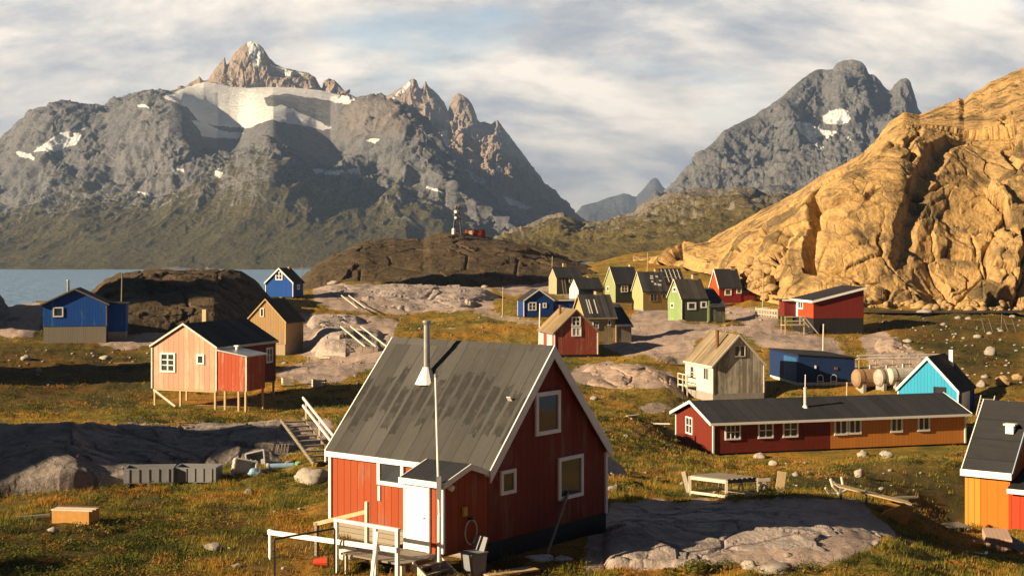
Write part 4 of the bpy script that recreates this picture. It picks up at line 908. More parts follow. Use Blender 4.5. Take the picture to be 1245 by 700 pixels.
    H.walls(P_('paint_peeled', (0.62, 0.58, 0.50), wear=0.6, bare=(0.27, 0.245, 0.21), width=0.2, groove=0.08)); 
    m = MB(); m.box((-2.475 - 0.012, 0, 2.03), (0.02, 6.2, 2.5)); m.build('side_tone_cladding', P_('paint_white_board', (0.74, 0.71, 0.64), wear=0.1, width=0.2), H.root)
    H.found(M['concrete'], -0.02); H.roof(FELT('felt_driftwood', (0.235, 0.185, 0.12), streak=0.55, axis=1, seam=0.25), 0.2, 0.18, 0.1); H.trim(M['white_old'], ('F',), 0.14, (-1,), ((-1, -1), (1, -1), (-1, 1)))
    H.window('F', 892.5, 420, 899, 433.5, 1, 1, fw=0.07, mat=M['white_old']); H.window('F', 899.4, 420, 906, 433.5, 1, 1, fw=0.07, mat=M['white_old']); H.window('L', 855.8, 446.5, 862, 462, 2, 1, off=0.02, mat=M['white_old']); H.window('L', 839.8, 444.5, 844.2, 460, 1, 2, off=0.02, mat=M['white_old'])
    H.stack(872, 402, 420, -1.2, pipe=0.16, mat=M['rust'])
    m = MB()   # small wooden landing against the white wall
    for y in (0.6, 1.7, 2.8): m.bar((-3.4, y, -0.9), (-3.4, y, 2.2), 0.09)
    for z in (1.15, 1.65, 2.15): m.bar((-3.4, 0.55, z), (-3.4, 2.85, z), 0.05, 0.09)
    m.box((-2.95, 1.7, 1.1), (0.98, 2.3, 0.08)); m.bar((-3.4, 0.6, 2.15), (-2.5, 0.6, 2.15), 0.05); m.build('landing', M['wood_white'], H.root)
    # ---- dark blue flat building
    H = House('blue_shed', 'low dark navy blue flat roofed building behind the long house', 970.6, 468.5, 130, 8, 5.5, 8.3, 2.8, 0, plinth=0.3, cat='building')
    P = P_('paint_navy', (0.012, 0.035, 0.12), width=0.25, groove=0.04); H.walls(P, mono=(2.8, 2.45), low=0.28); H.found(M['white_old'], 0.03, 1.2); H.roof(M['black'], 0.1, 0.1, 0.12, mono=(2.8, 2.45))
    H.door('L', 2.0, 0.3, 3.6, 2.25, P_('paint_blue_door_lit', (0.035, 0.13, 0.30), width=0.5), handle=False); m = MB()  # wide door panel in lighter blue for the sunlit strip of this wall
    m.box((0.9, -4.15 - 0.05, 1.55), (0.3, 0.08, 0.22)); m.build('wall_sign', M['rust'], H.root)
    m = MB(); m.box((-1.1, -4.15 - 0.05, 1.7), (0.14, 0.08, 0.3)); m.build('wall_lamp', M['white'], H.root)
    for x in (-0.75, 0.55):
        m = MB()
        for q in (-0.28, 0.28): m.tube((x + q, -4.5, -0.3), (x + q, -4.5, 0.75), 0.035)
        pts = [(x + 0.28 * math.cos(t), -4.5, 0.75 + 0.25 * math.sin(t)) for t in np.linspace(0, math.pi, 7)]; m.path(pts, 0.035)
        for z in (0.1, 0.4): m.tube((x - 0.28, -4.5, z), (x + 0.28, -4.5, z), 0.025)
        m.build('ladder_hoop', M['white'], H.root)
    # ---- turquoise gable
    H = House('turquoise_house', 'bright turquoise gabled house with white trim and black roof by the right edge', 1164.5, 505, 115, -33, 4.95, 5.0, 1.95, 2.6, corner='R', plinth=0.15)
    H.walls(P_('paint_turquoise', (0.035, 0.37, 0.62), width=0.28, groove=0.05, vary=0.12)); H.found(M['concrete']); H.roof(dark, 0.15, 0.15, 0.12); H.trim(M['white'], ('F',), 0.2, (), ((-1, -1), (1, -1)))
    m = MB(); m.box((2.5, 0, 1.0), (0.02, 4.96, 1.75)); m.build('side_tone_cladding', P_('paint_deep_blue', (0.02, 0.07, 0.28), width=0.2), H.root)
    u0, _ = H.hit('R', 1169, 490, 0.03); u1, _ = H.hit('R', 1178.5, 490, 0.03); H.door('R', (u0 + u1) / 2, 0.15, abs(u1 - u0), 1.75, M['white'], off=0.03, handle=False)
    H.window('F', 1135, 470, 1150, 484, 1, 1, mat=M['dark_metal']); H.stack(1156.5, 425, 436, 1.5, size=0.32, mat=M['white'])
    # ---- right edge shed
    H = House('orange_shed', 'orange and yellow shed with red side part and black roof at the right edge', 1173.4, 639, 67, -37, 2.12, 6.2, 2.65, 2.95, ridge='x', plinth=0.05, cat='shed')
    H.walls(P_('paint_bright_orange', (0.56, 0.155, 0.012), width=0.5, groove=0.02)); H.found(M['concrete'], 0.03, 1.6); H.roof(dark, 0.22, 0.12, 0.12); H.trim(M['white'], ('L',), 0.14, (), ()); H.trim(P_('paint_pale_blue', (0.35, 0.45, 0.6)), ('R',), 0.16)
    m = MB(); m.box((0, -3.36, 2.6), (2.42, 0.035, 0.32)); m.build('fascia', M['white'], H.root)
    m = MB(); m.box((-0.69, -3.1 - 0.012, 1.2), (0.74, 0.022, 2.3)); m.build('front_panel', P_('paint_ochre', (0.58, 0.26, 0.035), width=0.3), H.root)
    m = MB(); m.prism([(-3.3, 0.0), (1.8, 0.0), (1.8, 3.3), (-3.3, 2.0)], 'x', 1.07, 5.2); an = m.build('annex', P_('paint_vivid_red', (0.52, 0.045, 0.012), width=0.4), H.root)
    m = MB(); m.prism([(-3.6, 1.97), (1.8, 3.35), (1.8, 3.47), (-3.6, 2.09)], 'x', 1.08, 5.5); m.build('annex_roof', M['black'], an)
    m = MB(); m.box((3.29, -3.62, 1.97), (4.42, 0.03, 0.22)); m.build('annex_fascia', M['white'], an)
    m = MB(); m.box((0.55, -1.4, H.slope_z(1.4) + 0.12), (0.38, 0.34, 0.4)); m.box((0.55, -1.4, H.slope_z(1.4) + 0.36), (0.56, 0.46, 0.08)); m.build('roof_vent', M['white'], H.root)
    # ---- pink house on stilts
    H = House('stilt_house', 'faded pink boarded house standing on wooden stilts with dark red lean-to', 263, 497, 98, -20.5, 5.3, 8.2, 4.27, 1.55, corner='R', plinth=1.28)
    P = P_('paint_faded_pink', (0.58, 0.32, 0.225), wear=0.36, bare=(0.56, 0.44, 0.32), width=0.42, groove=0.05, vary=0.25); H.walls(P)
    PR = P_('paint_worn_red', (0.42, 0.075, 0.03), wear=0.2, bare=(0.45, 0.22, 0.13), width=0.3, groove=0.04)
    m = MB(); m.box((2.662, 1.2, 2.78), (0.02, 5.7, 2.96)); m.build('side_tone_cladding', P_('paint_maroon', (0.20, 0.03, 0.016), width=0.3), H.root)
    H.roof(FELT('felt_slate', (0.045, 0.045, 0.048), streak=0.45, axis=1, seam=0.7), 0.15, 0.12, 0.1); H.trim(M['white_old'], ('F',), 0.13, (1,), ((-1, -1), (1, -1)))
    an = MB(); an.prism([(2.67, 1.3), (5.05, 1.3), (5.05, 3.70), (2.67, 4.08)], 'y', -4.1, -1.55); an = an.build('lean_to', PR, H.root)
    m = MB(); m.prism([(2.67, 4.10), (5.2, 3.70), (5.2, 3.78), (2.67, 4.2)], 'y', -4.25, -1.4); m.build('lean_to_roof', M['metal'], an)
    m = MB(); m.box((5.06, -4.1, 2.5), (0.1, 0.08, 2.4)); m.build('corner_board', M['white_old'], an)
    m = MB(); m.tube((3.4, -2.6, 3.95), (3.4, -2.6, 4.3), 0.12); m.box((3.4, -2.6, 4.34), (0.34, 0.3, 0.1)); m.build('roof_vent', M['white'], an)
    for (x, y) in ((-2.5, -4.0), (-0.35, -4.0), (2.5, -4.0), (3.3, -4.0), (4.4, -4.0), (4.95, -4.0), (-2.5, 0), (2.5, 0), (4.95, -1.7), (2.5, 4.0), (-2.5, 4.0), (0, 4.0)):
        m = MB(); m.bar((x, y, -0.6), (x, y, 1.3), 0.13); m.build('stilt', M['wood_pale'], H.root)
    m = MB(); m.bar((-2.55, -4.08, 1.2), (-0.5, -4.08, -0.1), 0.08, 0.16); m.build('brace', M['wood_white'], H.root)
    m = MB()
    for y in (-4.0, 0.0, 4.0): m.bar((-2.62, y, 1.22), (2.62, y, 1.22), 0.12, 0.14)
    m.build('floor_beam', M['wood_pale'], H.root)
    H.window('F', 195, 428.5, 213.5, 452.3, 2, 3, fw=0.13); H.window('F', 239.5, 430.6, 248.7, 443, 1, 1, fw=0.12); H.window('R', 323, 422, 331, 441, 2, 2, fw=0.13, off=0.02)
    H.stack(249.5, 376, 393, 1.5, size=0.34, mat=M['wood_pale'])
    # ---- tan house
    H = House('tan_house', 'small unpainted tan boarded house with steep dark roof on the rocks', 347, 431, 150, -15, 4.6, 4.8, 3.45, 2.36, corner='R', plinth=1.1)
    H.walls(P_('boards_tan', (0.42, 0.27, 0.12), wear=0.15, width=0.3, groove=0.06)); H.found(P_('boards_pale', (0.45, 0.34, 0.22), width=0.25), 0.04); H.roof(FELT('felt_brown', (0.05, 0.04, 0.032), axis=1, streak=0.4), 0.15, 0.12, 0.1); H.trim(M['wood_pale'], ('F',), 0.12, (), ((1, -1),))
    H.window('F', 316.5, 374.5, 321, 385, 1, 1, fw=0.08); H.stack(341.5, 361, 366, 1.6, size=0.28)
    # ---- small blue house
    H = House('small_blue_house', 'small steep blue house with white trim high on the rocks by the fjord', 356, 362, 210, -15, 4.4, 3.9, 2.25, 2.06, corner='R', plinth=0.15)
    H.walls(P_('paint_blue', (0.008, 0.085, 0.40), width=0.25)); H.found(M['black'], 0.02, 1.5); H.roof(dark, 0.2, 0.2, 0.12); H.trim(M['white'], ('F',), 0.2, (), ((-1, -1), (1, -1)))
    H.window('F', 335, 330, 343.6, 340.5, 2, 2, fw=0.16); H.window('R', 361, 346, 364, 352, 1, 1, fw=0.14); H.stack(351, 324, 330, 1.0, size=0.3)
    # ---- blue house by the water
    H = House('blue_house', 'wide blue house with grey boarded base and low black roof beside the fjord water', 52, 417, 145, 12, 6.35, 6.0, 3.95, 1.5, plinth=1.72)
    H.walls(P_('paint_royal_blue', (0.008, 0.085, 0.42), width=0.3, wear=0.03, bare=(0.06, 0.16, 0.36))); H.found(P_('boards_grey', (0.27, 0.24, 0.20), width=0.22), 0.04); H.roof(dark, 0.3, 0.25, 0.14); H.trim(M['wood_grey'], ('F',), 0.14, (), ((1, -1),))
    H.window('F', 64.3, 373.3, 77, 385.3, 1, 1, fw=0.13); H.stack(83, 341, 354, 0.5, pipe=0.14, mat=M['metal'])
    m = MB(); m.prism([(3.2, 1.0), (5.05, 1.0), (5.05, 3.9), (3.2, 4.0)], 'y', -1.4, 2.6); an = m.build('annex', M['paint_royal_blue'], H.root)
    m = MB(); m.prism([(3.2, 4.0), (5.25, 3.9), (5.25, 4.0), (3.2, 4.12)], 'y', -1.6, 2.8); m.build('annex_roof', M['black'], an)
    m = MB(); m.box((4.1, 0.6, 0.3), (1.8, 3.9, 1.5)); m.build('annex_base', M['concrete'], an)
    # ---- red house in the centre
    H = House('faded_red_house', 'faded red gabled house with tan roof, just behind the large red house', 674.5, 434, 150, 14, 4.8, 6.3, 2.65, 2.3, plinth=0.22)
    H.walls(P_('paint_faded_red', (0.31, 0.062, 0.035), wear=0.22, bare=(0.33, 0.17, 0.12), width=0.22)); H.found(M['black']); H.roof(tan, 0.2, 0.15, 0.1); H.trim(M['wood_grey'], ('F',), 0.12, (-1,), ()); H.trim(M['white'], (), 0.1, (), ((-1, -1), (1, -1)))
    H.window('F', 694.6, 384.8, 706, 396.6, 2, 2, fw=0.13); H.window('F', 695, 397.4, 706.7, 408.9, 2, 1, fw=0.13, glass=M['white_old']); H.window('L', 656.8, 405, 661.2, 418, 1, 1, glass=M['white_old']); H.window('L', 665.8, 406.7, 671.8, 420, 2, 1, glass=M['white_old'])
    H.stack(681, 371.5, 384, 0.6, pipe=0.15, mat=M['rust'])
    # ---- navy house with white corners
    H = House('navy_house', 'navy blue house with white corner boards on the grassy slope', 637, 386, 185, 14, 4.05, 3.2, 2.2, 1.4, plinth=0.12)
    P = P_('paint_navy_house', (0.008, 0.05, 0.24), width=0.25); H.walls(P); H.found(M['black'], 0.02, 1.5); H.roof(dark, 0.12, 0.15, 0.1); H.trim(M['white'], ('F',), 0.15, (), ((-1, -1), (-1, 1)))
    m = MB(); m.prism([(2.03, 0.1), (5.7, 0.1), (5.7, 2.2), (2.03, 2.15)], 'y', -1.4, 1.6); an = m.build('annex', P, H.root)
    m = MB(); m.prism([(2.03, 2.17), (5.85, 2.22), (5.85, 2.32), (2.03, 2.27)], 'y', -1.55, 1.7); m.build('annex_roof', M['black'], an); m = MB(); m.box((3.95, -1.57, 2.24), (3.8, 0.03, 0.16)); m.build('annex_fascia', M['white'], an)
    H.window('F', 642.2, 367.2, 652.2, 377.4, 2, 2, fw=0.14); H.window('F', 660, 368, 664.5, 374.3, 1, 1, fw=0.14)
    # ---- cream house
    H = House('cream_house', 'cream house with wavy black roof patched with pale strips and a grey boarded wing', 712, 418, 160, 18, 3.65, 4.2, 3.05, 2.35, ridge='x', plinth=0.15)
    P = P_('paint_cream', (0.47, 0.36, 0.16), wear=0.12, width=0.22); H.walls(P); H.found(M['concrete'], 0.02); RF = FELT('felt_corrugated', (0.055, 0.055, 0.058), streak=0.6, axis=0, seam=0.3); H.roof(RF, 0.2, 0.2, 0.1); H.trim(M['wood_pale'], ('L',), 0.12, (-1,), ())
    m = MB()
    for x in (-1.15, -0.85, -0.2): m.bar((x, -0.5, H.slope_z(0.5) + 0.01), (x - 0.05, -1.9, H.slope_z(1.9) + 0.01), 0.13, 0.03)
    m.build('roof_patch', M['white_old'], H.root)
    H.window('F', 720.8, 389.8, 727.9, 399.7, 2, 2, fw=0.1); H.window('F', 738.8, 388.5, 742.8, 395.8, 1, 1, fw=0.1); H.stack(727, 354, 366, 0.3, size=0.75, mat=M['brick'], cap=True)
    m = MB(); m.prism([(-2.3, 0.1), (1.6, 0.1), (1.6, 4.2), (-2.3, 1.95)], 'x', 1.85, 3.75); an = m.build('wing', P_('boards_silver', (0.30, 0.25, 0.17), wear=0.3, width=0.2), H.root)
    m = MB(); m.prism([(-2.55, 1.83), (1.7, 4.28), (1.7, 4.4), (-2.55, 1.95)], 'x', 1.84, 3.95); m.build('wing_roof', RF, an); m = MB(); m.box((1.87, -2.32, 1.1), (0.14, 0.08, 2.0)); m.build('corner_board', M['wood_pale'], an)
    # ---- olive house at the back
    H = House('olive_house', 'dark olive house with pale wooden gable end, farthest back below the knoll', 677, 359, 260, 18, 5.0, 4.4, 3.3, 1.85, ridge='x', plinth=0.2)
    H.walls(P_('paint_olive', (0.055, 0.055, 0.04), width=0.25)); m = MB(); m.prism([(-2.2, 0.2), (2.2, 0.2), (2.2, 3.28), (0, 5.12), (-2.2, 3.28)], 'x', -2.53, -2.505); m.build('gable_tone_cladding', P_('boards_cream', (0.46, 0.38, 0.24), wear=0.2, width=0.25), H.root)
    H.found(M['concrete'], 0.02, 2); H.roof(darkx, 0.15, 0.15, 0.1); H.window('F', 691.6, 337, 699.2, 344, 2, 2, fw=0.16); H.stack(686, 320, 328, 0.2, size=0.6)
    m = MB(); m.prism([(-3.6, 0), (-2.2, 0), (-2.2, 1.9), (-3.6, 1.5)], 'x', 0.3, 2.3); an = m.build('porch', P_('paint_olive', (0.055, 0.055, 0.04)), H.root); m = MB(); m.prism([(-3.75, 1.48), (-2.2, 1.93), (-2.2, 2.02), (-3.75, 1.57)], 'x', 0.15, 2.45); m.build('porch_roof', M['black'], an)
    m = MB(); [m.bar((-1.5 + q, -3.4, -0.2), (-1.5 + q, -2.25, 2.9), 0.1) for q in (0, 0.55)]; [m.bar((-1.5, -3.4 + 0.23 * k_, -0.2 + 0.62 * k_), (-0.95, -3.4 + 0.23 * k_, -0.2 + 0.62 * k_), 0.06) for k_ in range(1, 5)]; m.build('ladder', M['wood_grey'], H.root)
    # ---- little house with white gable
    H = House('dark_cottage', 'low dark blue cottage with a white gable end, behind the cream house', 703.5, 368, 215, 18, 4.0, 4.0, 2.1, 1.6, ridge='x', plinth=0.1)
    H.walls(P_('paint_dark_blue', (0.035, 0.055, 0.10), width=0.25)); m = MB(); m.prism([(-2.0, 0.1), (2.0, 0.1), (2.0, 2.08), (0, 3.66), (-2.0, 2.08)], 'x', -2.025, -2.005); m.build('gable_tone_cladding', P_('paint_cold_white', (0.7, 0.7, 0.68), width=0.3), H.root); H.found(M['black']); H.roof(darkx, 0.15, 0.12, 0.1); H.stack(716.5, 336, 345, 0.2, size=0.65, mat=M['brick']); H.window('F', 722, 357, 727, 363, 1, 1, fw=0.12)
    # ---- two green houses
    H = House('green_house', 'green house farther back with a tall black roof and pale green gable end', 748.5, 369, 235, 18, 4.2, 4.8, 3.25, 2.75, ridge='x', plinth=0.15)
    PG = P_('paint_shade_green', (0.05, 0.065, 0.04), width=0.25); H.walls(PG); m = MB(); m.prism([(-2.4, 0.15), (2.4, 0.15), (2.4, 3.23), (0, 5.97), (-2.4, 3.23)], 'x', -2.125, -2.105); m.build('gable_tone_cladding', P_('paint_pale_green', (0.31, 0.35, 0.17), wear=0.15, width=0.25), H.root)  # front boards hold shade in their dark green; the gable keeps the lit tone
    H.found(M['concrete'], 0.02, 2); H.roof(darkx, 0.15, 0.15, 0.1); H.trim(M['white_old'], ('L',), 0.13); H.window('F', 755, 346.8, 763.6, 355.2, 2, 2, fw=0.15); H.window('L', 738.2, 348, 740.6, 354, 1, 1, off=0.03, fw=0.1); H.stack(765.5, 322.5, 328, 0.2, pipe=0.14, mat=M['white'])
    H = House('green_house', 'pale green house with dark front and slanted annex, nearest of the green ones', 829, 392, 180, 14, 3.45, 5.1, 3.06, 2.35, ridge='x', plinth=0.15)
    H.walls(P_('paint_green_shaded', (0.07, 0.085, 0.05), width=0.25)); m = MB(); m.prism([(-2.55, 0.15), (2.55, 0.15), (2.55, 3.04), (0, 5.36), (-2.55, 3.04)], 'x', -1.75, -1.73); m.build('gable_tone_cladding', P_('paint_leaf_green', (0.24, 0.35, 0.14), width=0.25, wear=0.08, bare=(0.45, 0.48, 0.3)), H.root)  # dark green copy for the shaded front, light copy for the sunlit gable
    H.found(M['concrete'], 0.02, 2); H.roof(grey, 0.15, 0.15, 0.1); H.trim(M['white_old'], ('L',), 0.13, (), ((-1, -1),)); H.window('F', 836, 367.3, 846.3, 376.5, 1, 1, fw=0.17); H.window('F', 852, 366.3, 859.3, 374.3, 1, 1, fw=0.15); H.window('L', 815.8, 368, 819.4, 374.6, 1, 1, off=0.03, fw=0.14); H.window('L', 818.6, 349, 822.6, 355.2, 1, 1, off=0.03, fw=0.14); H.stack(844.5, 333.5, 344, 0.2, size=0.72, cap=True)
    m = MB(); m.prism([(-2.9, 0.0), (1.5, 0.0), (1.5, 4.1), (-2.9, 2.0)], 'x', 1.76, 4.1); an = m.build('annex', P_('paint_grey_green', (0.12, 0.14, 0.11), wear=0.2, width=0.25), H.root)
    m = MB(); m.prism([(-3.15, 1.92), (1.6, 4.2), (1.6, 4.32), (-3.15, 2.04)], 'x', 1.75, 4.25); m.build('annex_roof', RF, an); m = MB(); m.box((1.85, -2.95, 1.4), (0.22, 0.09, 2.8)); m.build('corner_board', M['paint_leaf_green'], an)
    # ---- yellow house
    H = House('yellow_house', 'yellow house with torn black roof between the two green houses', 782, 377, 215, 18, 4.05, 4.3, 2.9, 2.8, ridge='x', plinth=0.15)
    H.walls(P_('paint_mustard', (0.36, 0.25, 0.08), width=0.25)); m = MB(); m.prism([(-2.15, 0.15), (2.15, 0.15), (2.15, 2.88), (0, 5.66), (-2.15, 2.88)], 'x', -2.05, -2.03); m.build('gable_tone_cladding', P_('paint_lemon', (0.5, 0.42, 0.2), width=0.25), H.root); H.found(M['concrete'], 0.02, 2); H.roof(RF, 0.15, 0.15, 0.1); H.trim(M['white_old'], ('L',), 0.12)
    m = MB(); rr = random.Random(3)
    for k_ in range(9): x, t_ = rr.uniform(-0.6, 1.7), rr.uniform(0.5, 1.7); m.box((x, -t_, H.slope_z(t_) + 0.01), (rr.uniform(0.2, 0.5), rr.uniform(0.15, 0.4), 0.03), Matrix.Rotation(math.atan(H.rk[1]), 3, 'X'))
    m.build('roof_patch', M['white_old'], H.root); H.window('F', 790.4, 356.8, 799.5, 366.2, 2, 2, mat=M['wood_grey'], fw=0.12); H.window('F', 804.6, 356.8, 809.8, 362, 1, 1, mat=M['wood_grey']); H.stack(798, 327, 336, 0.2, size=0.6)
    H = House('ruined_house', 'ruined grey house with open roof laths showing, behind the yellow house', 802, 366, 236, 18, 4.6, 4.0, 3.0, 2.3, ridge='x', plinth=0.15)
    H.walls(P_('boards_ruin', (0.16, 0.12, 0.08), wear=0.4, width=0.2)); H.found(M['concrete'], 0.02, 2); H.roof(dark, 0.1, 0.1, 0.1); m = MB()
    for k_ in range(6): m.bar((-2.0 + 0.75 * k_, -0.15, H.slope_z(0.15) + 0.03), (-2.0 + 0.75 * k_, -2.0, H.slope_z(2.0) + 0.03), 0.12, 0.05)
    for t_ in (0.5, 1.3): m.bar((-2.2, -t_, H.slope_z(t_) + 0.07), (2.2, -t_, H.slope_z(t_) + 0.07), 0.1, 0.04)
    m.build('roof_lath', M['white_old'], H.root)
    # ---- red house below the cliff
    H = House('scarlet_house', 'dark red house with white window frames and yellow chimney below the golden cliff', 874.5, 369, 230, 14, 3.85, 4.0, 2.7, 2.8, ridge='x', plinth=0.1)
    P = P_('paint_crimson_shaded', (0.30, 0.03, 0.016), width=0.25); H.walls(P); m = MB(); m.prism([(-2.0, 0.1), (2.0, 0.1), (2.0, 2.68), (0, 5.46), (-2.0, 2.68)], 'x', -1.95, -1.93); m.build('gable_tone_cladding', P_('paint_vermilion_lit', (0.55, 0.08, 0.02), width=0.3), H.root); H.found(M['concrete'], 0.02, 2); H.roof(darkx, 0.2, 0.15, 0.1); H.trim(M['white'], ('L',), 0.2)  # two reds of one paint: sunlit gable lighter, shaded front darker
    H.window('F', 881, 351, 889.4, 359.2, 1, 1, fw=0.2); H.window('F', 895.3, 349.6, 901.7, 356.8, 1, 1, fw=0.16); H.stack(890.3, 324.4, 334, 0.2, size=0.75, cap=True)
    m = MB(); m.prism([(-1.9, 0.0), (1.6, 0.0), (1.6, 3.6), (-1.9, 1.9)], 'x', 1.94, 4.4); an = m.build('annex', P, H.root); m = MB(); m.prism([(-2.15, 1.83), (1.7, 3.7), (1.7, 3.82), (-2.15, 1.95)], 'x', 1.935, 4.55); m.build('annex_roof', M['black'], an)
    # ---- mono-pitch red house
    H = House('slanted_roof_house', 'red house with a single slanting black roof and tall black base below the cliff', 989, 406, 170, 8, 6.4, 7.6, 4.0, 0, plinth=1.9)
    H.walls(P_('paint_oxblood_shaded', (0.17, 0.02, 0.013), width=0.25), mono=(4.0, 5.55)); H.found(M['black'], 0.02, 2); H.roof(FELT('felt_charcoal', (0.03, 0.03, 0.034), axis=1), 0.3, 0.3, 0.12, mono=(4.0, 5.55))
    m = MB(); k_ = (5.55 - 4.0) / 6.4; m.prism([(-3.5, 4.0 - 0.3 * k_ - 0.16), (3.5, 5.55 + 0.3 * k_ - 0.16), (3.5, 5.55 + 0.3 * k_ + 0.125), (-3.5, 4.0 - 0.3 * k_ + 0.125)], 'y', -4.14, -4.105); m.box((-3.525, 0, 3.93), (0.035, 8.2, 0.3)); m.build('fascia', M['white'], H.root)
    m = MB(); m.box((-3.21, 0, 2.92), (0.02, 7.58, 1.95)); m.build('side_tone_cladding', P_('paint_hot_red_lit', (0.58, 0.07, 0.02), width=0.3), H.root)  # brighter red copy paints sunlight onto this side; other walls hold the shade
    H.window('L', 960, 364.8, 963.4, 376, 1, 2, off=0.02, fw=0.14); H.window('L', 970.4, 365.7, 976.5, 375.5, 2, 1, off=0.02, fw=0.16); H.door('L', -2.0, 1.92, 0.8, 1.75, M['white'], off=0.02)
    m = MB(); m.box((-3.3, 3.2, 2.9), (3.0, 2.0, 1.9)); an = m.build('porch', M['paint_oxblood_shaded'], H.root); m = MB(); m.box((-3.4, 3.2, 3.95), (3.6, 2.6, 0.14)); m.build('porch_roof', M['black'], an); m = MB(); m.box((-3.4, 1.88, 3.93), (3.6, 0.03, 0.2)); m.build('porch_fascia', M['white'], an)
    for x in (-2.9, 0.2, 3.0): m = MB(); m.box((x, -3.72, 0.9), (0.16, 0.14, 2.1)); m.build('post', M['black'], H.root)
# ---------------------------------------------------------------- grass
from mathutils.bvhtree import BVHTree
def terrain_tree():
    vs, fs, own = [], [], []
    for o in col.objects:
        if o.type == 'MESH' and o.get('kind') == 'structure' and o.name.split('.')[0] in ('ground', 'rock_outcrop', 'rocky_knoll', 'rock_hill'):
            me = o.data; n = len(me.vertices); co = np.empty(n * 3, np.float32); me.vertices.foreach_get('co', co)
            q = np.empty(len(me.polygons) * 4, np.int32); me.loops.foreach_get('vertex_index', q)
            b = sum(len(v) for v in vs); vs.append(co.reshape(-1, 3)); fs.append(q.reshape(-1, 4) + b); own += [o.name.split('.')[0] == 'ground'] * (len(q) // 4)
    return BVHTree.FromPolygons(np.concatenate(vs).tolist(), np.concatenate(fs).tolist()), own
def top(x, y):
    h, n, i, d = TREE.ray_cast(Vector((x, y, 200)), Vector((0, 0, -1)))
    return (h.z, OWN[i], n) if h else (0.0, False, Vector((0, 0, 1)))
def see(px, py, dz=0.0):
    """the spot of ground or rock seen at a place of the photograph"""
    h, n, i, d = TREE.ray_cast(Vector((0, 20.5, CZ - (py - HY) / F * 20.5)) if False else Vector(wpt(px, py, 30)), (Vector(wpt(px, py, 31)) - Vector(wpt(px, py, 30))).normalized())
    if h is None: return ground_at(px, py)
    return Vector((h.x, h.y, h.z + dz))
def build_grass():
    rg = np.random.RandomState(5)
    def scatter(n, d0, d1, h0, h1, w, nb):
        d = np.sqrt(rg.uniform(d0 ** 2, d1 ** 2, n)); px = rg.uniform(-40, 1285, n); x = (px - CX) / F * d
        cl = fbm(np.stack([x * 0.55, d * 0.55, 0 * x], -1), 4); keep = rg.rand(n) < sstep(-0.55, 0.35, cl) * 0.9 + 0.1
        x, d, cl = x[keep], d[keep], cl[keep]
        nz = fbm(np.stack([x / 14, d / 14, 0 * x], -1), 5)
        pos, hh, tn = [], [], []
        gp, gpy = (CX + F * x / d), None
        for i in range(len(x)):
            z, own, nn = top(x[i], d[i])
            if not own: continue
            py = HY + F * (CZ - z) / d[i]; pos.append((x[i], d[i], z, gp[i], py, cl[i], nz[i]))
        A = np.array(pos)
        m = soft_poly(A[:, 3], A[:, 4], ROCKS + PATHS, 1.0, 9.0, 0.03) < 0.5
        m &= A[:, 6] < 0.75
        for (a, b, r, h) in PADS: m &= np.hypot(A[:, 0] - a, A[:, 1] - b) > r * 0.86
        A = A[m]; n = len(A)
        shd = soft_poly(A[:, 3], A[:, 4], SHADE_TINT, 1.0, 20.0, 0.02)
        kp = ~((shd > 0.5) & (A[:, 1] > 62) & (rg.rand(n) < 0.65)); A, shd = A[kp], shd[kp]; n = len(A)
        grn = np.exp(-((A[:, 3] - 205) / 70) ** 2 - ((A[:, 4] - 505) / 16) ** 2)
        b1 = fbm(np.stack([A[:, 0] * 0.09, A[:, 1] * 0.09, 0 * A[:, 0] + 4], -1), 4); b2 = fbm(np.stack([A[:, 0] * 0.5, A[:, 1] * 0.5, 0 * A[:, 0] + 9], -1), 3)
        tint = np.clip(0.42 + 0.70 * b1 + 0.38 * b2 + rg.normal(0, 0.09, n) - 0.22 * shd - 0.25 * grn, 0, 1)
        hgt = (h0 + (h1 - h0) * rg.rand(n)) * (0.75 + 0.6 * np.clip(A[:, 5], -0.5, 1))
        V = np.empty((n, nb, 3, 3), np.float32); T = np.empty((n, nb, 3), np.float32)
        for k in range(nb):
            an = rg.uniform(0, 2 * math.pi, n); le = rg.uniform(0.1, 0.65, n) * hgt; r = rg.uniform(0, 0.16 + w * 2, n); a2 = rg.uniform(0, 2 * math.pi, n)
            bx, by = A[:, 0] + r * np.cos(a2), A[:, 1] + r * np.sin(a2); s = an + math.pi / 2; ww = w * rg.uniform(0.6, 1.3, n); z0 = A[:, 2] - 0.05
            V[:, k, 0] = np.stack([bx + ww * np.cos(s), by + ww * np.sin(s), z0], -1); V[:, k, 1] = np.stack([bx - ww * np.cos(s), by - ww * np.sin(s), z0], -1)
            V[:, k, 2] = np.stack([bx + le * np.cos(an) + 0.25 * le, by + le * np.sin(an), z0 + hgt * rg.uniform(0.6, 1.1, n)], -1)
            T[:, k] = np.clip(tint + rg.normal(0, 0.05, n), 0, 1)[:, None]
        return V.reshape(-1, 3), T.reshape(-1)
    a, ta = scatter(60000, 35, 62, 0.12, 0.34, 0.016, 5); b, tb = scatter(60000, 62, 125, 0.12, 0.32, 0.030, 4); c, tc_ = scatter(30000, 125, 215, 0.15, 0.35, 0.06, 3)
    V = np.concatenate([a, b, c]); T = np.concatenate([ta, tb, tc_]); me = bpy.data.meshes.new('grass'); n = len(V)
    me.vertices.add(n); me.vertices.foreach_set('co', V.reshape(-1)); me.loops.add(n); me.loops.foreach_set('vertex_index', np.arange(n, dtype=np.int32))
    me.polygons.add(n // 3); me.polygons.foreach_set('loop_start', np.arange(0, n, 3, dtype=np.int32)); me.update(calc_edges=True)
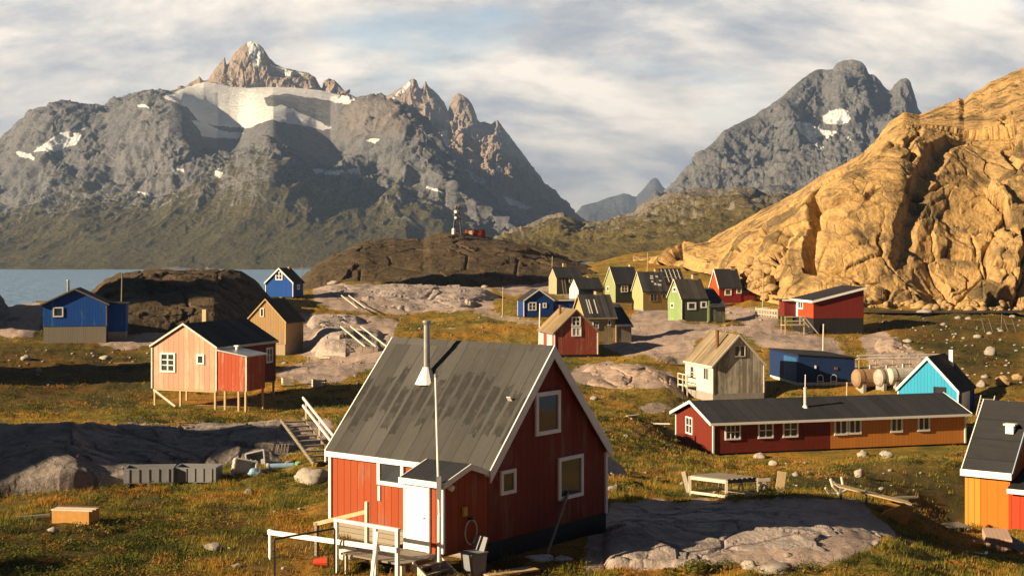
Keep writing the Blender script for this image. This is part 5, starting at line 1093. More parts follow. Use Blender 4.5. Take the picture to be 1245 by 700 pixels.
    at = me.attributes.new('tint', 'FLOAT', 'POINT'); at.data.foreach_set('value', T); me.materials.append(M['grass'])
    o = bpy.data.objects.new('grass', me); col.objects.link(o); tag(o, 'golden and olive autumn grass growing between rocks and houses', 'grass', kind='stuff')

def build_heath():
    # low heather and dwarf birch in clumps over the tundra
    rg = np.random.RandomState(8); vs, ts = [], []; n = 0
    while n < 1500:
        d = math.exp(rg.uniform(math.log(36), math.log(190))); px = rg.uniform(-30, 1275); x = (px - CX) / F * d
        if pnoise(np.array([[x * 0.11, d * 0.11, 6.0]]))[0] < rg.uniform(-0.25, 0.45): continue
        n += 1; z, own, nn = top(x, d)
        if not own or any(math.hypot(x - a, d - b) < r * 0.95 for a, b, r, h in PADS): continue
        py = HY + F * (CZ - z) / d
        if soft_poly(np.array([px]), np.array([py]), ROCKS + PATHS, 1.0, 9.0, 0.03)[0] > 0.5: continue
        w, h = rg.uniform(0.3, 0.95), rg.uniform(0.12, 0.36); k = int(150 if d < 70 else 70); s = rg.uniform(0.022, 0.05, k) * (1 if d < 70 else 1.8); tint = rg.choice([0.05, 0.12, 0.2, 0.26, 0.85]) 
        th = rg.uniform(0, 6.28, k); r = np.sqrt(rg.rand(k)); X = x + w * r * np.cos(th); Y = d + w * 0.8 * r * np.sin(th); Z = z + h * np.sqrt(np.clip(1 - r ** 2, 0, 1)) * rg.uniform(0.3, 1.05, k)
        a = rg.uniform(0, 6.28, k); b = rg.uniform(-0.9, 0.9, k); D = np.stack([np.cos(a), np.sin(a), b], -1) * s[:, None]; E = np.stack([-np.sin(a), np.cos(a), 0.3 + 0 * a], -1) * s[:, None] * 0.55; C = np.stack([X, Y, Z], -1)
        vs.append(np.stack([C - D, C + E, C + D, C - E], 1).reshape(-1, 3)); ts.append(np.clip(np.repeat(rg.normal(tint, 0.05, k), 4), 0, 1))
    V = np.concatenate(vs).astype(np.float32); T = np.concatenate(ts).astype(np.float32); me = bpy.data.meshes.new('heather'); m = len(V)
    me.vertices.add(m); me.vertices.foreach_set('co', V.reshape(-1)); me.loops.add(m); me.loops.foreach_set('vertex_index', np.arange(m, dtype=np.int32)); me.polygons.add(m // 4); me.polygons.foreach_set('loop_start', np.arange(0, m, 4, dtype=np.int32)); me.update(calc_edges=True)
    at = me.attributes.new('tint', 'FLOAT', 'POINT'); at.data.foreach_set('value', T); me.materials.append(M['grass']); o = bpy.data.objects.new('heather', me); col.objects.link(o); tag(o, 'dark green and rusty heather clumps scattered through the grass', 'heather', kind='stuff')
# ---------------------------------------------------------------- stones and shrubs
def stone_mesh(seed, sub=3, rough=0.28):
    bm = bmesh.new(); bmesh.ops.create_icosphere(bm, subdivisions=sub, radius=1.0); co = np.array([v.co[:] for v in bm.verts])
    p = co * 0.9 + seed * 3.7; a, b, c = worley(p); co = co * (1 + rough * fbm(p, 4)[:, None] + 0.22 * (c - 0.5)[:, None] - 0.10 * (1 - sstep(0, 0.12, b - a))[:, None])
    co[:, 2] = np.where(co[:, 2] < -0.3, -0.3 + (co[:, 2] + 0.3) * 0.2, co[:, 2])
    for v, q in zip(bm.verts, co): v.co = q
    me = bpy.data.meshes.new('stone'); bm.to_mesh(me); bm.free(); me.polygons.foreach_set('use_smooth', [True] * len(me.polygons)); return me
def stone(px, py, wpx, hpx, label, seed, mat='stone', group='boulders lying in the grass', rot=0.0, cat='boulder'):
    P = see(px, py); k = P.y / F; me = stone_mesh(seed); me.materials.append(M[mat])
    o = bpy.data.objects.new('boulder', me); col.objects.link(o); o.location = P + Vector((0, wpx * k * 0.3, hpx * k * 0.18)); o.scale = (wpx * k / 2, wpx * k * 0.42, hpx * k / 1.5); o.rotation_euler = (0, 0, rot)
    return tag(o, label, cat, group)
def build_stones():
    S = [(378, 588, 46, 21, 'large pale boulder beside the left wall of the large red house'), (925, 557, 18, 7, 'flat white boulder in the grass below the dark red half of the long house'), (941, 566, 12, 8, 'small round pale stone just below the flat white boulder'),
         (1051, 556, 17, 10, 'white boulder under the orange half of the long house, left one of a pair'), (1079, 557, 18, 11, 'white boulder under the orange half of the long house, right one of a pair'), (1046, 580, 13, 12, 'pointed white stone behind the broken wooden ramp'),
         (722, 486, 12, 5, 'pale stone in golden grass right of the large red gable'), (762, 531, 8, 4, 'small stone by the trench right of the large red gable'), (735, 526, 7, 3, 'tiny stone close to the roof edge of the large red house'),
         (912, 692, 22, 12, 'pale stone at the bottom edge beside the low shrub'), (945, 697, 44, 12, 'broad light stone at the bottom edge below the rock slab'), (958, 676, 12, 5, 'small stone at the foot of the foreground rock slab'), (860, 693, 14, 8, 'small grey stone between shrub and bottom edge'),
         (287, 690, 16, 5, 'pale flat stone in the grass at the bottom left'), (258, 668, 26, 8, 'flat stone in the grass left of the metal frame'), (302, 600, 14, 6, 'small stone in the grass below the white tipped tub'), (150, 522, 8, 4, 'small pale stone on the crest of the dark whaleback rock'),
         (1206, 432, 16, 12, 'round grey boulder on the shaded slope right of the turquoise roof'), (1240, 462, 18, 10, 'ochre boulder at the right edge above the shed roof'), (1222, 468, 22, 12, 'grey boulder below the ochre one at the right edge'), (1128, 384, 22, 11, 'dark boulder on the near shore of the pond'), (1236, 508, 10, 9, 'pale stone behind the roof of the right shed'),
         (128, 437, 16, 6, 'pale rock in the shaded field below the blue house annex'), (30, 438, 14, 8, 'pale rock in the shaded field left of the blue house'), (46, 452, 9, 5, 'small pale stone in the shaded field below the grey base'), (380, 345, 1, 1, None),
         (405, 346, 18, 6, 'white rock on the slab below the knoll'), (590, 350, 9, 4, 'small white rock at the right end of the slab below the knoll'), (752, 429, 9, 4, 'small white stone beside the grey boarded wing'), (1148, 396, 8, 4, 'small stone in the dark heath behind the turquoise house'), (1105, 416, 14, 5, 'flat stone at the top of the pink slab by the tanks'),
         (648, 575, 1, 1, None), (896, 596, 14, 5, 'tan stone at the top of the foreground rock slab'), (872, 600, 10, 5, 'small tan stone beside the wooden frame'), (745, 596, 16, 6, 'grey stone at the foot of the blue-grey outcrop by the gable'), (1195, 470, 14, 9, 'dark rock behind the turquoise house, nearest its wall'), (1172, 374, 14, 8, 'golden boulder at the foot of the cliff across the pond'), (1216, 372, 20, 10, 'broad golden boulder at the far shore of the pond'), (1092, 372, 15, 9, 'rounded golden boulder left of the pond')]
    for k, (px, py, w, h, lab) in enumerate(S):
        if lab: stone(px, py, w, h, lab, k, 'gold_stone' if 'golden boulder' in lab or 'ochre' in lab else ('stone_white' if 'white' in lab or 'pale' in lab else 'stone'), rot=k * 1.3)
    # loose rubble below the cliff and on the slopes
    bm = bmesh.new(); rr = random.Random(9); base = [stone_mesh(50 + k, 2, 0.35) for k in range(4)]; done = 0
    areas = [([(885, 345), (912, 318), (940, 330), (945, 368), (905, 362)], 170, (0.4, 1.3)), ([(1060, 366), (1245, 372), (1245, 380), (1060, 376)], 90, (0.3, 1.0)), ([(950, 366), (1060, 366), (1060, 376), (950, 374)], 50, (0.3, 0.9))]
    for poly, n, (s0, s1) in areas:
        xs, ys = [p[0] for p in poly], [p[1] for p in poly]
        for _ in range(n):
            px, py = rr.uniform(min(xs), max(xs)), rr.uniform(min(ys), max(ys))
            if not pip(np.array([px]), np.array([py]), poly)[0]: continue
            P = see(px, py); s = s0 + (s1 - s0) * rr.random() ** 2.5; me = rr.choice(base); n0 = len(bm.verts); bm.from_mesh(me); bm.verts.ensure_lookup_table()
            rm = Matrix.Rotation(rr.uniform(0, 6.28), 3, 'Z') @ Matrix.Rotation(rr.uniform(-0.5, 0.5), 3, 'X'); sx = Vector((rr.uniform(0.7, 1.3), rr.uniform(0.7, 1.2), rr.uniform(0.6, 1.0)))
            for v in bm.verts[n0:]: q = rm @ Vector((v.co.x * sx.x, v.co.y * sx.y, v.co.z * sx.z)); v.co = P + q * s + Vector((0, 0, 0.15 * s))
    me = bpy.data.meshes.new('rubble'); bm.to_mesh(me); bm.free(); me.materials.append(M['gold_stone']); o = bpy.data.objects.new('rubble', me); col.objects.link(o); tag(o, 'broken golden rubble fallen at the foot of the cliff', 'rubble', kind='stuff')
    # small pale stones strewn over the heath
    bm = bmesh.new(); base = [stone_mesh(70 + k, 1, 0.3) for k in range(4)]
    for (x0, y0, x1, y1, n) in ((0, 425, 185, 470, 40), (1060, 385, 1245, 470, 90), (340, 440, 440, 500, 18), (430, 375, 640, 410, 10), (640, 500, 830, 590, 14), (900, 560, 1160, 600, 24), (0, 600, 400, 695, 16), (860, 360, 960, 400, 20), (1160, 460, 1245, 510, 30), (740, 575, 800, 600, 8)):
        for _ in range(n):
            px, py = rr.uniform(x0, x1), rr.uniform(y0, y1); P = see(px, py); s = rr.uniform(0.05, 0.12) * (P.y / 70) ** 0.6 * (2.4 if rr.random() < 0.10 else 1); n0 = len(bm.verts); bm.from_mesh(rr.choice(base)); bm.verts.ensure_lookup_table(); rm = Matrix.Rotation(rr.uniform(0, 6.28), 3, 'Z')
            for v in bm.verts[n0:]: v.co = P + rm @ Vector((v.co.x * s * 1.4, v.co.y * s, v.co.z * s * 0.75)) + Vector((0, 0, 0.05))
    me = bpy.data.meshes.new('rubble'); bm.to_mesh(me); bm.free(); me.materials.append(M['stone']); o = bpy.data.objects.new('rubble', me); col.objects.link(o); tag(o, 'small pale stones strewn over the heath and grass', 'rubble', kind='stuff')
def shrub(px, py, wpx, hpx, label, seed, tint):
    P = see(px, py); k = P.y / F; w, h = wpx * k / 2, hpx * k; rg = np.random.RandomState(seed); n = 900
    root = empty('shrub', P, 0, label, 'shrub', 'low shrubs in the grass')
    th = rg.uniform(0, 2 * math.pi, n); r = np.sqrt(rg.rand(n)); rad = 0.75 + 0.3 * np.sin(th * 3 + seed) ; X = w * r * rad * np.cos(th); Y = w * 0.8 * r * rad * np.sin(th); Z = h * np.sqrt(np.clip(1 - r ** 2, 0, 1)) * rg.uniform(0.45, 1.05, n)
    s = rg.uniform(0.03, 0.07, n); vs, fs = [], []
    for i in range(n):
        a, b = rg.uniform(0, 6.28), rg.uniform(-0.8, 0.8); d = np.array([math.cos(a), math.sin(a), b]) * s[i]; e = np.array([-math.sin(a), math.cos(a), 0.3]) * s[i] * 0.5; c = np.array([X[i], Y[i], Z[i]]); b0 = len(vs); vs += [c - d, c + e, c + d, c - e]; fs.append((b0, b0 + 1, b0 + 2, b0 + 3))
    me = bpy.data.meshes.new('foliage'); me.from_pydata([tuple(v) for v in vs], [], fs); at = me.attributes.new('tint', 'FLOAT', 'POINT'); at.data.foreach_set('value', np.clip(np.repeat(rg.normal(tint, 0.10, n), 4), 0, 1).astype(np.float32)); me.materials.append(M['grass']); o = bpy.data.objects.new('foliage', me); col.objects.link(o); o.parent = root
    m = MB()
    for q in range(7): a = q * 0.9; m.tube((0.1 * w * math.cos(a), 0.1 * w * math.sin(a), -0.1), (0.7 * w * math.cos(a), 0.6 * w * math.sin(a), h * 0.6), 0.02, 0.008, 5)
    m.build('stem', M['wood_grey'], root)
def build_shrubs():
    for k, a in enumerate([(850, 697, 66, 17, 'grey green low shrub at the bottom edge below the rock slab', 0.22), (470, 695, 34, 14, 'dark green shrub beneath the white railing of the porch deck', 0.12), (165, 512, 60, 16, 'bright green tall grassy bush under the pink house on stilts, left part', 0.30), (235, 514, 46, 15, 'bright green grassy bush under the lean-to of the stilt house', 0.32), (440, 693, 22, 10, 'small dark bush left of the deck posts', 0.15), (765, 592, 40, 10, 'yellow green tussock by the gable of the large red house', 0.36), (1010, 650, 1, 1, None), (1098, 508, 1, 1, None), (1160, 568, 46, 9, 'bright yellow green tussock at the right end of the long house', 0.33), (1160, 690, 36, 9, 'rusty brown tussock at the bottom right edge', 0.62), (815, 443, 26, 10, 'dark green bush at the edge of the pink slab above the white house', 0.14), (1020, 425, 40, 22, 'dark green bush between the slanted roof house and the navy shed', 0.13), (895, 396, 22, 6, 'green bush on the pink slab below the scarlet house', 0.2)]):
        if a[4]: shrub(*a[:5], 20 + k, a[5])

# ---------------------------------------------------------------- objects
def face_cam(P): return math.atan2(-P.x, P.y)
def build_poles():
    Ls = [(611, 385, 350, 'tall grey pole in the grass left of the navy house', 0.09, 'wood_pale'), (655.5, 420, 370, 'white pole beside the faded red house', 0.09, 'white'), (670.7, 352, 312, 'thin pale mast beside the olive house gable', 0.08, 'wood_pale'), (787, 330, 308, 'thin pole behind the two green houses', 0.09, 'wood_pale'), (147.5, 384, 333, 'brown pole beside the blue house annex', 0.10, 'wood_grey'), (1000.5, 431, 395, 'pale pole on the rock before the slanted roof house', 0.09, 'wood_white'), (317.7, 470, 400, 'thin white pole beside the lean-to of the stilt house', 0.045, 'white'), (831, 480, 470, None, 0, None), (1029.5, 488, 466, 'short pale post before the navy shed', 0.09, 'wood_pale'), (367, 340, 322, 'thin mast behind the small blue house', 0.07, 'wood_grey'), (927, 378, 330, 'pole at the foot of the cliff beside the scarlet house', 0.08, 'wood_pale'), (978.5, 492, 456, 'white mast behind the chimney of the long house', 0.05, 'white'), (831, 490, 458, 'thin black rod at the corner of the white weathered house', 0.04, 'dark_metal'), (436, 348, 336, None, 0, None)]
    for (px, y0, y1, lab, r, mat) in Ls:
        if not lab: continue
        P = see(px, y0); h = (y0 - y1) / F * P.y
        root = empty('pole', P, 0, lab, 'pole', 'poles and masts between the houses'); m = MB(); m.tube((0, 0, -0.3), (0.02 * h, 0, h), r, r * 0.75, 10); m.build('shaft', M[mat], root)
        m = MB(); m.tube((0.02 * h, 0, h + 0.002), (0.02 * h, 0, h + r * 1.2), r * 1.3, r * 0.5, 10); m.build('pole_cap', M[mat], root)
        m = MB(); m.tube((0, 0, -0.25), (0, 0, 0.12), r * 2.2, r * 1.6, 8); m.build('footing', M['stone'], root)
    # radio mast, tank, hut and beacon on the knoll
    P = see(556, 284); k = P.y / F
    root = empty('radio_mast', P, 0, 'dark lattice radio mast with dishes on top of the brown knoll', 'mast'); H_ = 33 * k; m = MB()
    for (a, b) in ((-1, -1), (1, -1), (1, 1), (-1, 1)): m.tube((a * 1.0, b * 1.0, -0.8), (a * 0.32, b * 0.32, H_), 0.19, 0.13, 6)
    for q in range(7):
        z0, z1 = H_ * q / 7, H_ * (q + 1) / 7; w0, w1 = 1.0 - 0.68 * q / 7, 1.0 - 0.68 * (q + 1) / 7
        for (a, b, c, d) in ((-1, -1, 1, -1), (1, -1, 1, 1), (1, 1, -1, 1), (-1, 1, -1, -1)): m.tube((a * w0, b * w0, z0), (c * w1, d * w1, z1), 0.08, n=5); m.tube((a * w1, b * w1, z1), (c * w1, d * w1, z1), 0.05, n=5)
    m.build('lattice', M['dark_metal'], root); m = MB(); m.tube((0, 0, H_), (0, 0, H_ + 1.6), 0.06); m.build('aerial', M['dark_metal'], root)
    for (z, r) in ((0.80, 0.36), (0.58, 0.3)):
        m = MB(); m.tube((-0.3, -0.7, H_ * z), (-0.4, -0.95, H_ * z), r * 0.3, r, 14); m.tube((-0.4, -0.95, H_ * z), (-0.42, -1.05, H_ * z), r, r, 14); m.build('dish', M['white'], root)
    m = MB(); m.box((0, 0, H_ * 0.93), (2.3, 0.3, 0.12)); m.box((0, 0, H_ * 0.93), (0.3, 2.3, 0.12)); m.build('crossarm', M['dark_metal'], root)
    P = see(551.5, 284.5); root = empty('tank', P, 0, 'small white upright tank beside the radio mast', 'tank'); m = MB(); m.tube((0, 0, -0.4), (0, 0, 1.1), 0.42, n=16); m.build('shell', M['white'], root); m = MB(); m.tube((0, 0, 1.102), (0, 0, 1.4), 0.42, 0.12, 16); m.build('lid', M['white'], root)
    P = see(578, 286.3); root = empty('hut', P, 0.1, 'low orange red metal hut beside the radio mast', 'hut'); m = MB(); m.box((0, 0, 0.45), (4.6, 1.8, 1.6)); m.build('wall', P_('paint_container', (0.50, 0.075, 0.02), width=0.3), root); m = MB(); m.box((0, 0, 1.3), (4.8, 2.0, 0.1)); m.build('roof', M['rust'], root); m = MB(); m.box((-1.2, -0.92, 0.45), (0.8, 0.04, 1.3)); m.build('door', M['white_old'], root)
    P = see(491.5, 290.5); root = empty('beacon', P, 0, 'red and white round beacon on a thin pole on the knoll', 'beacon'); h = 18 * P.y / F; m = MB(); m.tube((0, 0, -0.4), (0, 0, h), 0.10, 0.08); m.build('pole', M['rust'], root)
    m = MB()
    for q in range(4): m.tube((-0.5 + 0.25 * q + 0.002, 0, h + 0.1), (-0.25 + 0.25 * q, 0, h + 0.1), [0.35, 0.75, 0.8, 0.6][q], [0.75, 0.8, 0.6, 0.3][q], 12)
    m.build('signal_disc', P_('paint_signal_red', (0.6, 0.05, 0.03), width=9), root); m = MB(); m.box((0, -0.8, h + 0.1), (0.75, 0.05, 0.5)); m.build('white_band', M['white'], root)
def crate(P, rot, w, d, h, label, mat, tilt=None, name='fish_crate', cat='crate', group='plastic fish tubs by the dark rock'):
    root = empty(name, P, rot, label, cat, group)
    if tilt: root.rotation_euler = (tilt[0], tilt[1], rot)
    t = 0.06
    m = MB(); m.box((0, 0, 0.14), (w - 0.02, d - 0.02, 0.06)); m.build('base', mat, root)
    for (c, s_) in (((0, -d / 2 + t / 2, 0.14 + h / 2), (w, t, h)), ((0, d / 2 - t / 2, 0.14 + h / 2), (w, t, h)), ((-w / 2 + t / 2, 0, 0.14 + h / 2), (t, d - 2 * t, h)), ((w / 2 - t / 2, 0, 0.14 + h / 2), (t, d - 2 * t, h))):
        m = MB(); m.box(c, s_); n = 5 if s_[0] > s_[1] else 4
        for q in range(n):   # upright stiffening ribs
            f = (q + 0.5) / n - 0.5; sg = -1 if (c[1] < -0.01 or c[0] < -0.01) else 1
            if s_[0] > s_[1]: m.box((c[0] + f * w, c[1] + sg * (t / 2 + 0.014), c[2]), (0.05, 0.03, h * 0.9))
            else: m.box((c[0] + sg * (t / 2 + 0.014), c[1] + f * d, c[2]), (0.03, 0.05, h * 0.9))
        m.build('side_panel', mat, root)
    m = MB()
    for q in (-1, 0, 1): m.box((q * (w / 2 - 0.1), 0, 0.05), (0.12, d * 0.95, 0.12))
    m.build('skid', mat, root)
def build_things():
    # tubs and rubbish in front of the dark rock
    for (px, py, w, lab, r) in ((183, 588, 1.95, 'open grey ribbed fish tub, left one of the two by the dark rock', 0.12), (241, 587, 1.75, 'open grey ribbed fish tub, right one of the two by the dark rock', -0.05)):
        P = see(px, py); crate(P, r, w, 1.1, 0.58, lab, M['plastic_grey'])
    P = see(293, 576); crate(P + Vector((0, 0.3, 0.1)), 0.3, 0.95, 0.8, 0.55, 'white plastic tub tipped on its side next to the grey tubs', M['plastic_white'], tilt=(R(75), R(12)))
    P = see(311, 569); crate(P + Vector((0.1, 0.8, 0.1)), -0.2, 0.9, 0.8, 0.5, 'dull grey tub tipped over behind the white tub', M['plastic_grey'], tilt=(R(70), R(-14)))
    def cloth(px, py, wpx, hpx, label, mat, seed, name='tarpaulin', cat='tarpaulin'):
        P = see(px, py); k = P.y / F; me = stone_mesh(seed, 3, 0.55); me.materials.append(mat); o = bpy.data.objects.new(name, me); col.objects.link(o); o.location = P + Vector((0, 0.2, 0.02)); o.scale = (wpx * k / 2, wpx * k * 0.35, hpx * k / 1.4); return tag(o, label, cat)
    cloth(309, 579, 17, 11, 'crumpled pale blue tarpaulin beside the white tub', M['tarp_blue'], 101); cloth(362, 566, 9, 5, 'small green plastic heap beside the pale pipe', plain('plastic_green', (0.15, 0.3, 0.15)), 102, 'plastic_heap', 'rubbish')
    P = see(341, 570); root = empty('pipe', P, 0.1, 'pale blue white plastic pipe lying before the dark rock', 'pipe'); m = MB(); m.tube((-0.55, 0, 0.12), (0.55, 0.05, 0.14), 0.12, n=14); m.build('tube', M['tarp_blue'], root); m = MB(); m.tube((-0.60, 0, 0.12), (-0.5, 0.0, 0.12), 0.145, n=14); m.build('collar', M['plastic_white'], root)
    for (px, py, w, h, s, lab) in ((655, 682, 40, 7, 103, 'white torn sheet lying at the foot of the red gable, left piece'), (685, 684, 24, 7, 104, 'white torn sheet lying at the foot of the red gable, smaller right piece')): cloth(px, py, w, h, lab, M['plastic_white'], s, 'plastic_sheet', 'plastic sheet')
    # orange box in the grass
    P = see(92, 634); root = empty('wooden_box', P, -0.15, 'orange plywood box with plank lid lying in the grass', 'box'); m = MB(); m.box((0, 0, 0.22), (1.35, 0.8, 0.44)); m.build('body', M['wood_orange'], root)
    for q in (-0.28, 0.0, 0.28): m = MB(); m.box((0.03, q, 0.465), (1.5, 0.2, 0.045)); m.build('lid_plank', M['wood_white'] if q < 0.2 else M['rust'], root)
    P = see(40, 632); root = tag(MB().bar((-0.55, -0.1, 0.08), (0.55, 0.15, 0.15), 0.16, 0.10).build('beam', M['wood_grey'], None, loc=P), 'weathered grey beam lying in the grass left of the orange box', 'beam')
    # black metal frame
    P0, P1 = see(334, 702), see(407, 698); root = empty('goalpost', P0, 0, 'thin black metal frame standing in the grass left of the deck', 'metal frame'); a = Vector((0, 0, 0)); b = P1 - P0; h0 = (702 - 656) / F * P0.y; h1 = (698 - 643) / F * P1.y
    for (q, hh) in ((a, h0), (b, h1)): m = MB(); m.bar(q + Vector((0, 0, -0.3)), q + Vector((0, 0, hh)), 0.05); m.build('post', M['dark_metal'], root)
    m = MB(); m.bar(a + Vector((0, 0, h0 + 0.026)), b + Vector((0, 0, h1 + 0.026)), 0.05); m.build('crossbar', M['dark_metal'], root)
    # porch deck, railing and steps of the red house (in the house's own directions)
    yaw = R(52); hs = next(o for o in col.objects if o.name == 'red_house'); O = hs.location
    root = empty('wooden_deck', O, yaw, 'weathered wooden deck with steps before the white porch door', 'deck'); X0 = -5.15 - 0.01; X1 = X0 - 1.55; Y0, Y1 = -3.15, -0.7; zt = 0.52
    for q in range(8): m = MB(); x = X0 - 0.1 - q * 0.195; m.box((x, (Y0 + Y1) / 2, zt), (0.185, Y1 - Y0, 0.05)); m.build('deck_board', M['wood_grey'], root)
    for (x, y) in ((X0 - 0.1, Y0 + 0.1), (X1 + 0.1, Y0 + 0.1), (X1 + 0.1, Y1 - 0.1), (X0 - 0.1, Y1 - 0.1), (X1 + 0.1, (Y0 + Y1) / 2)): m = MB(); m.bar((x, y, -0.5), (x, y, zt - 0.03), 0.11); m.build('post', M['wood_white'], root)
    for q in range(5):
        m = MB(); m.box(((X0 + X1) / 2 + 0.2, Y0 - 0.18 - q * 0.25, zt - 0.12 - q * 0.17), (1.05, 0.25, 0.045)); m.build('step', M['wood_grey'], root)
    for x in (X1 + 0.38, X0 - 0.02): m = MB(); m.bar((x, Y0 + 0.02, zt - 0.06), (x, Y0 - 1.45, zt - 1.0), 0.06, 0.24); m.build('stringer', M['wood_white'], root)
    root2 = empty('white_railing', O, yaw, 'white wooden railing with slanting brace beside the deck', 'railing'); X = X1 - 0.12
    for y in (Y0 + 0.1, Y0 + 0.95, Y1 + 0.05): m = MB(); m.bar((X, y, -0.6), (X, y, zt + 0.95), 0.10, 0.10); m.build('post', M['white'], root2)
    m = MB(); m.bar((X, Y0 + 0.03, zt + 1.0), (X, Y1 + 0.12, zt + 1.0), 0.12, 0.08); m.build('top_rail', M['white'], root2); m = MB(); m.bar((X - 0.08, Y0 + 0.05, zt + 0.45), (X - 0.08, Y1 + 2.9, zt + 0.30), 0.05, 0.14); m.build('middle_rail', M['white'], root2)
    m = MB(); m.bar((X - 0.75, Y0 + 0.5, -0.5), (X - 0.03, Y0 + 0.85, zt + 0.85), 0.08, 0.09); m.build('brace', M['white'], root2); m = MB(); m.bar((X - 0.08, Y1 + 2.8, -0.1), (X - 0.08, Y1 + 2.8, zt + 0.4), 0.08); m.build('post', M['white'], root2)
    root3 = empty('plank', O, yaw, 'long pale plank slanting from the railing up to the porch corner', 'plank'); m = MB(); m.bar((X0 - 0.2, Y1 + 0.25, zt + 1.0), (X0 - 0.2, Y1 + 2.5, zt + 0.35), 0.06, 0.12); m.build('board', M['wood_pale'], root3); m = MB(); m.bar((X0 - 0.2, Y1 + 0.25, -0.3), (X0 - 0.2, Y1 + 0.25, zt + 1.3), 0.1); m.build('post', M['wood_white'], root3); m = MB(); m.bar((X0 - 0.2, Y1 + 2.4, -0.3), (X0 - 0.2, Y1 + 2.4, zt + 0.42), 0.1); m.build('post', M['wood_grey'], root3)
    me = stone_mesh(111, 3, 0.2); me.materials.append(M['plastic_white']); o = bpy.data.objects.new('sack', me); col.objects.link(o); o.location = O + rz(yaw, Vector((X1 + 0.55, Y1 + 0.25, 0.35))); o.scale = (0.32, 0.5, 0.24); o.rotation_euler = (0, 0, yaw); tag(o, 'pale grey stuffed sack lying behind the railing', 'sack')
    root = empty('bucket', O + rz(yaw, Vector((X1 + 0.1, Y1 + 0.95, 0.0))), 0, 'red plastic tub lying below the sack by the house wall', 'tub'); m = MB(); m.tube((-0.2, 0, 0.12), (0.2, 0, 0.14), 0.10, 0.15, 14); m.build('body', plain('plastic_red', (0.5, 0.05, 0.02)), root); m = MB(); m.tube((0.202, 0, 0.14), (0.23, 0, 0.142), 0.17, 0.17, 14); m.build('rim', M['rust'], root)
    # mast at the porch corner
    c = O + rz(yaw, Vector((-5.15 - 0.25, -3.3 - 0.05, 0))); root = empty('flagpole', c, 0, 'tall thin white mast standing at the corner of the porch', 'mast'); m = MB(); m.tube((0, 0, -0.3), (0.01, 0, 1.75), 0.055, n=10); m.tube((0.01, 0, 1.75), (-0.10, 0, 5.72), 0.042, 0.03, 10); m.build('shaft', M['white'], root)
    m = MB(); m.box((0, -0.03, 2.55), (0.14, 0.12, 0.65)); m.build('meter_box', M['plastic_grey'], root); m = MB(); m.tube((-0.10, 0, 5.722), (-0.10, 0, 5.80), 0.05); m.build('pole_cap', M['metal'], root)
    for (px0, py0, px1, py1) in (): pass
    # hose on the porch wall, bin, boards leaning on the gable
    def wall(u, v, off=0.05): return O + rz(yaw, Vector((u, -3.3 - off, v)))
    root = empty('garden_hose', wall(-4.0, 1.05, 0.08), yaw, 'coiled pale hose hanging on the dark side of the porch', 'hose'); m = MB(); pts = [(0.28 * math.cos(t), -0.03 * t / 6, 0.36 * math.sin(t)) for t in np.linspace(-1.2, 4.6, 22)]; m.path(pts, 0.022, 6); pts = [(0.35 + 0.22 * math.sin(t), -0.05, -0.55 - 0.45 * t / 2 + 0.3) for t in np.linspace(0, 2.6, 14)]; m.path(pts, 0.022, 6); m.build('coil', M['rope'], root); m = MB(); m.box((0, 0.0, 0.40), (0.10, 0.10, 0.08)); m.build('hook', M['dark_metal'], root)
    P = see(556, 690); root = empty('bin', O + rz(yaw, Vector((-4.55, -3.95, -0.02))), yaw - 0.2, 'grey plastic bin with open lid beside the deck steps', 'bin'); m = MB(); m.prism([(-0.22, 0), (0.22, 0), (0.29, 0.62), (-0.29, 0.62)], 'y', -0.25, 0.25); m.build('body', M['plastic_grey'], root); m = MB(); m.box((0, 0, 0.645), (0.64, 0.56, 0.04)); m.build('rim', M['plastic_grey'], root); m = MB(); m.box((0.30, 0.05, 0.85), (0.05, 0.5, 0.42), Matrix.Rotation(0.35, 3, 'Y')); m.build('lid', M['plastic_grey'], root)
    m = MB(); m.bar(O + rz(yaw, Vector((-1.25, -4.15, 0.05))), O + rz(yaw, Vector((0.95, -3.36, 1.55))), 0.05, 0.12); o = m.build('plank', M['wood_grey']); tag(o, 'grey plank leaning against the dark red gable wall', 'plank')
    m = MB(); m.box(O + rz(yaw, Vector((-3.8, -4.7, 0.03))), (1.7, 0.5, 0.05), Matrix.Rotation(yaw - 0.35, 3, 'Z')); o = m.build('plank', M['wood_pale']); tag(o, 'pale flat board on the ground below the deck steps', 'plank')
    # staircase up the dark rock
    a, b = see(396, 566), see(345, 527); a.z += 0.1; root = empty('staircase', a, 0, 'grey wooden steps with a white handrail climbing left of the red house', 'stairs'); d = Vector((-1.95, 3.4, 1.45)); side = Vector((0.46, 0.25, 0)); n = 9
    top_ = d
    for q in range(n): t_ = (q + 0.5) / n; c = d * t_; m = MB(); m.box(c, (1.02, 0.28, 0.06), Matrix.Rotation(0.45, 3, 'Z')); m.build('step', M['wood_grey'], root)
    for sg in (-1, 1): m = MB(); m.bar(side * sg, side * sg + d, 0.06, 0.15); m.build('stringer', M['wood_grey'] if sg < 0 else M['wood_grey'], root)
    for t_ in (0.15, 0.55, 0.95): m = MB(); c = side * 1.1 + d * t_; m.bar(c, c + Vector((0, 0, 0.85)), 0.08); m.build('rail_post', M['wood_white'], root)
    for z in (0.85, 0.5): m = MB(); c = side * 1.1 + Vector((0, -0.0, z)); m.bar(c - d * 0.05, c + d * 1.05, 0.06, 0.10); m.build('handrail', M['white'], root)
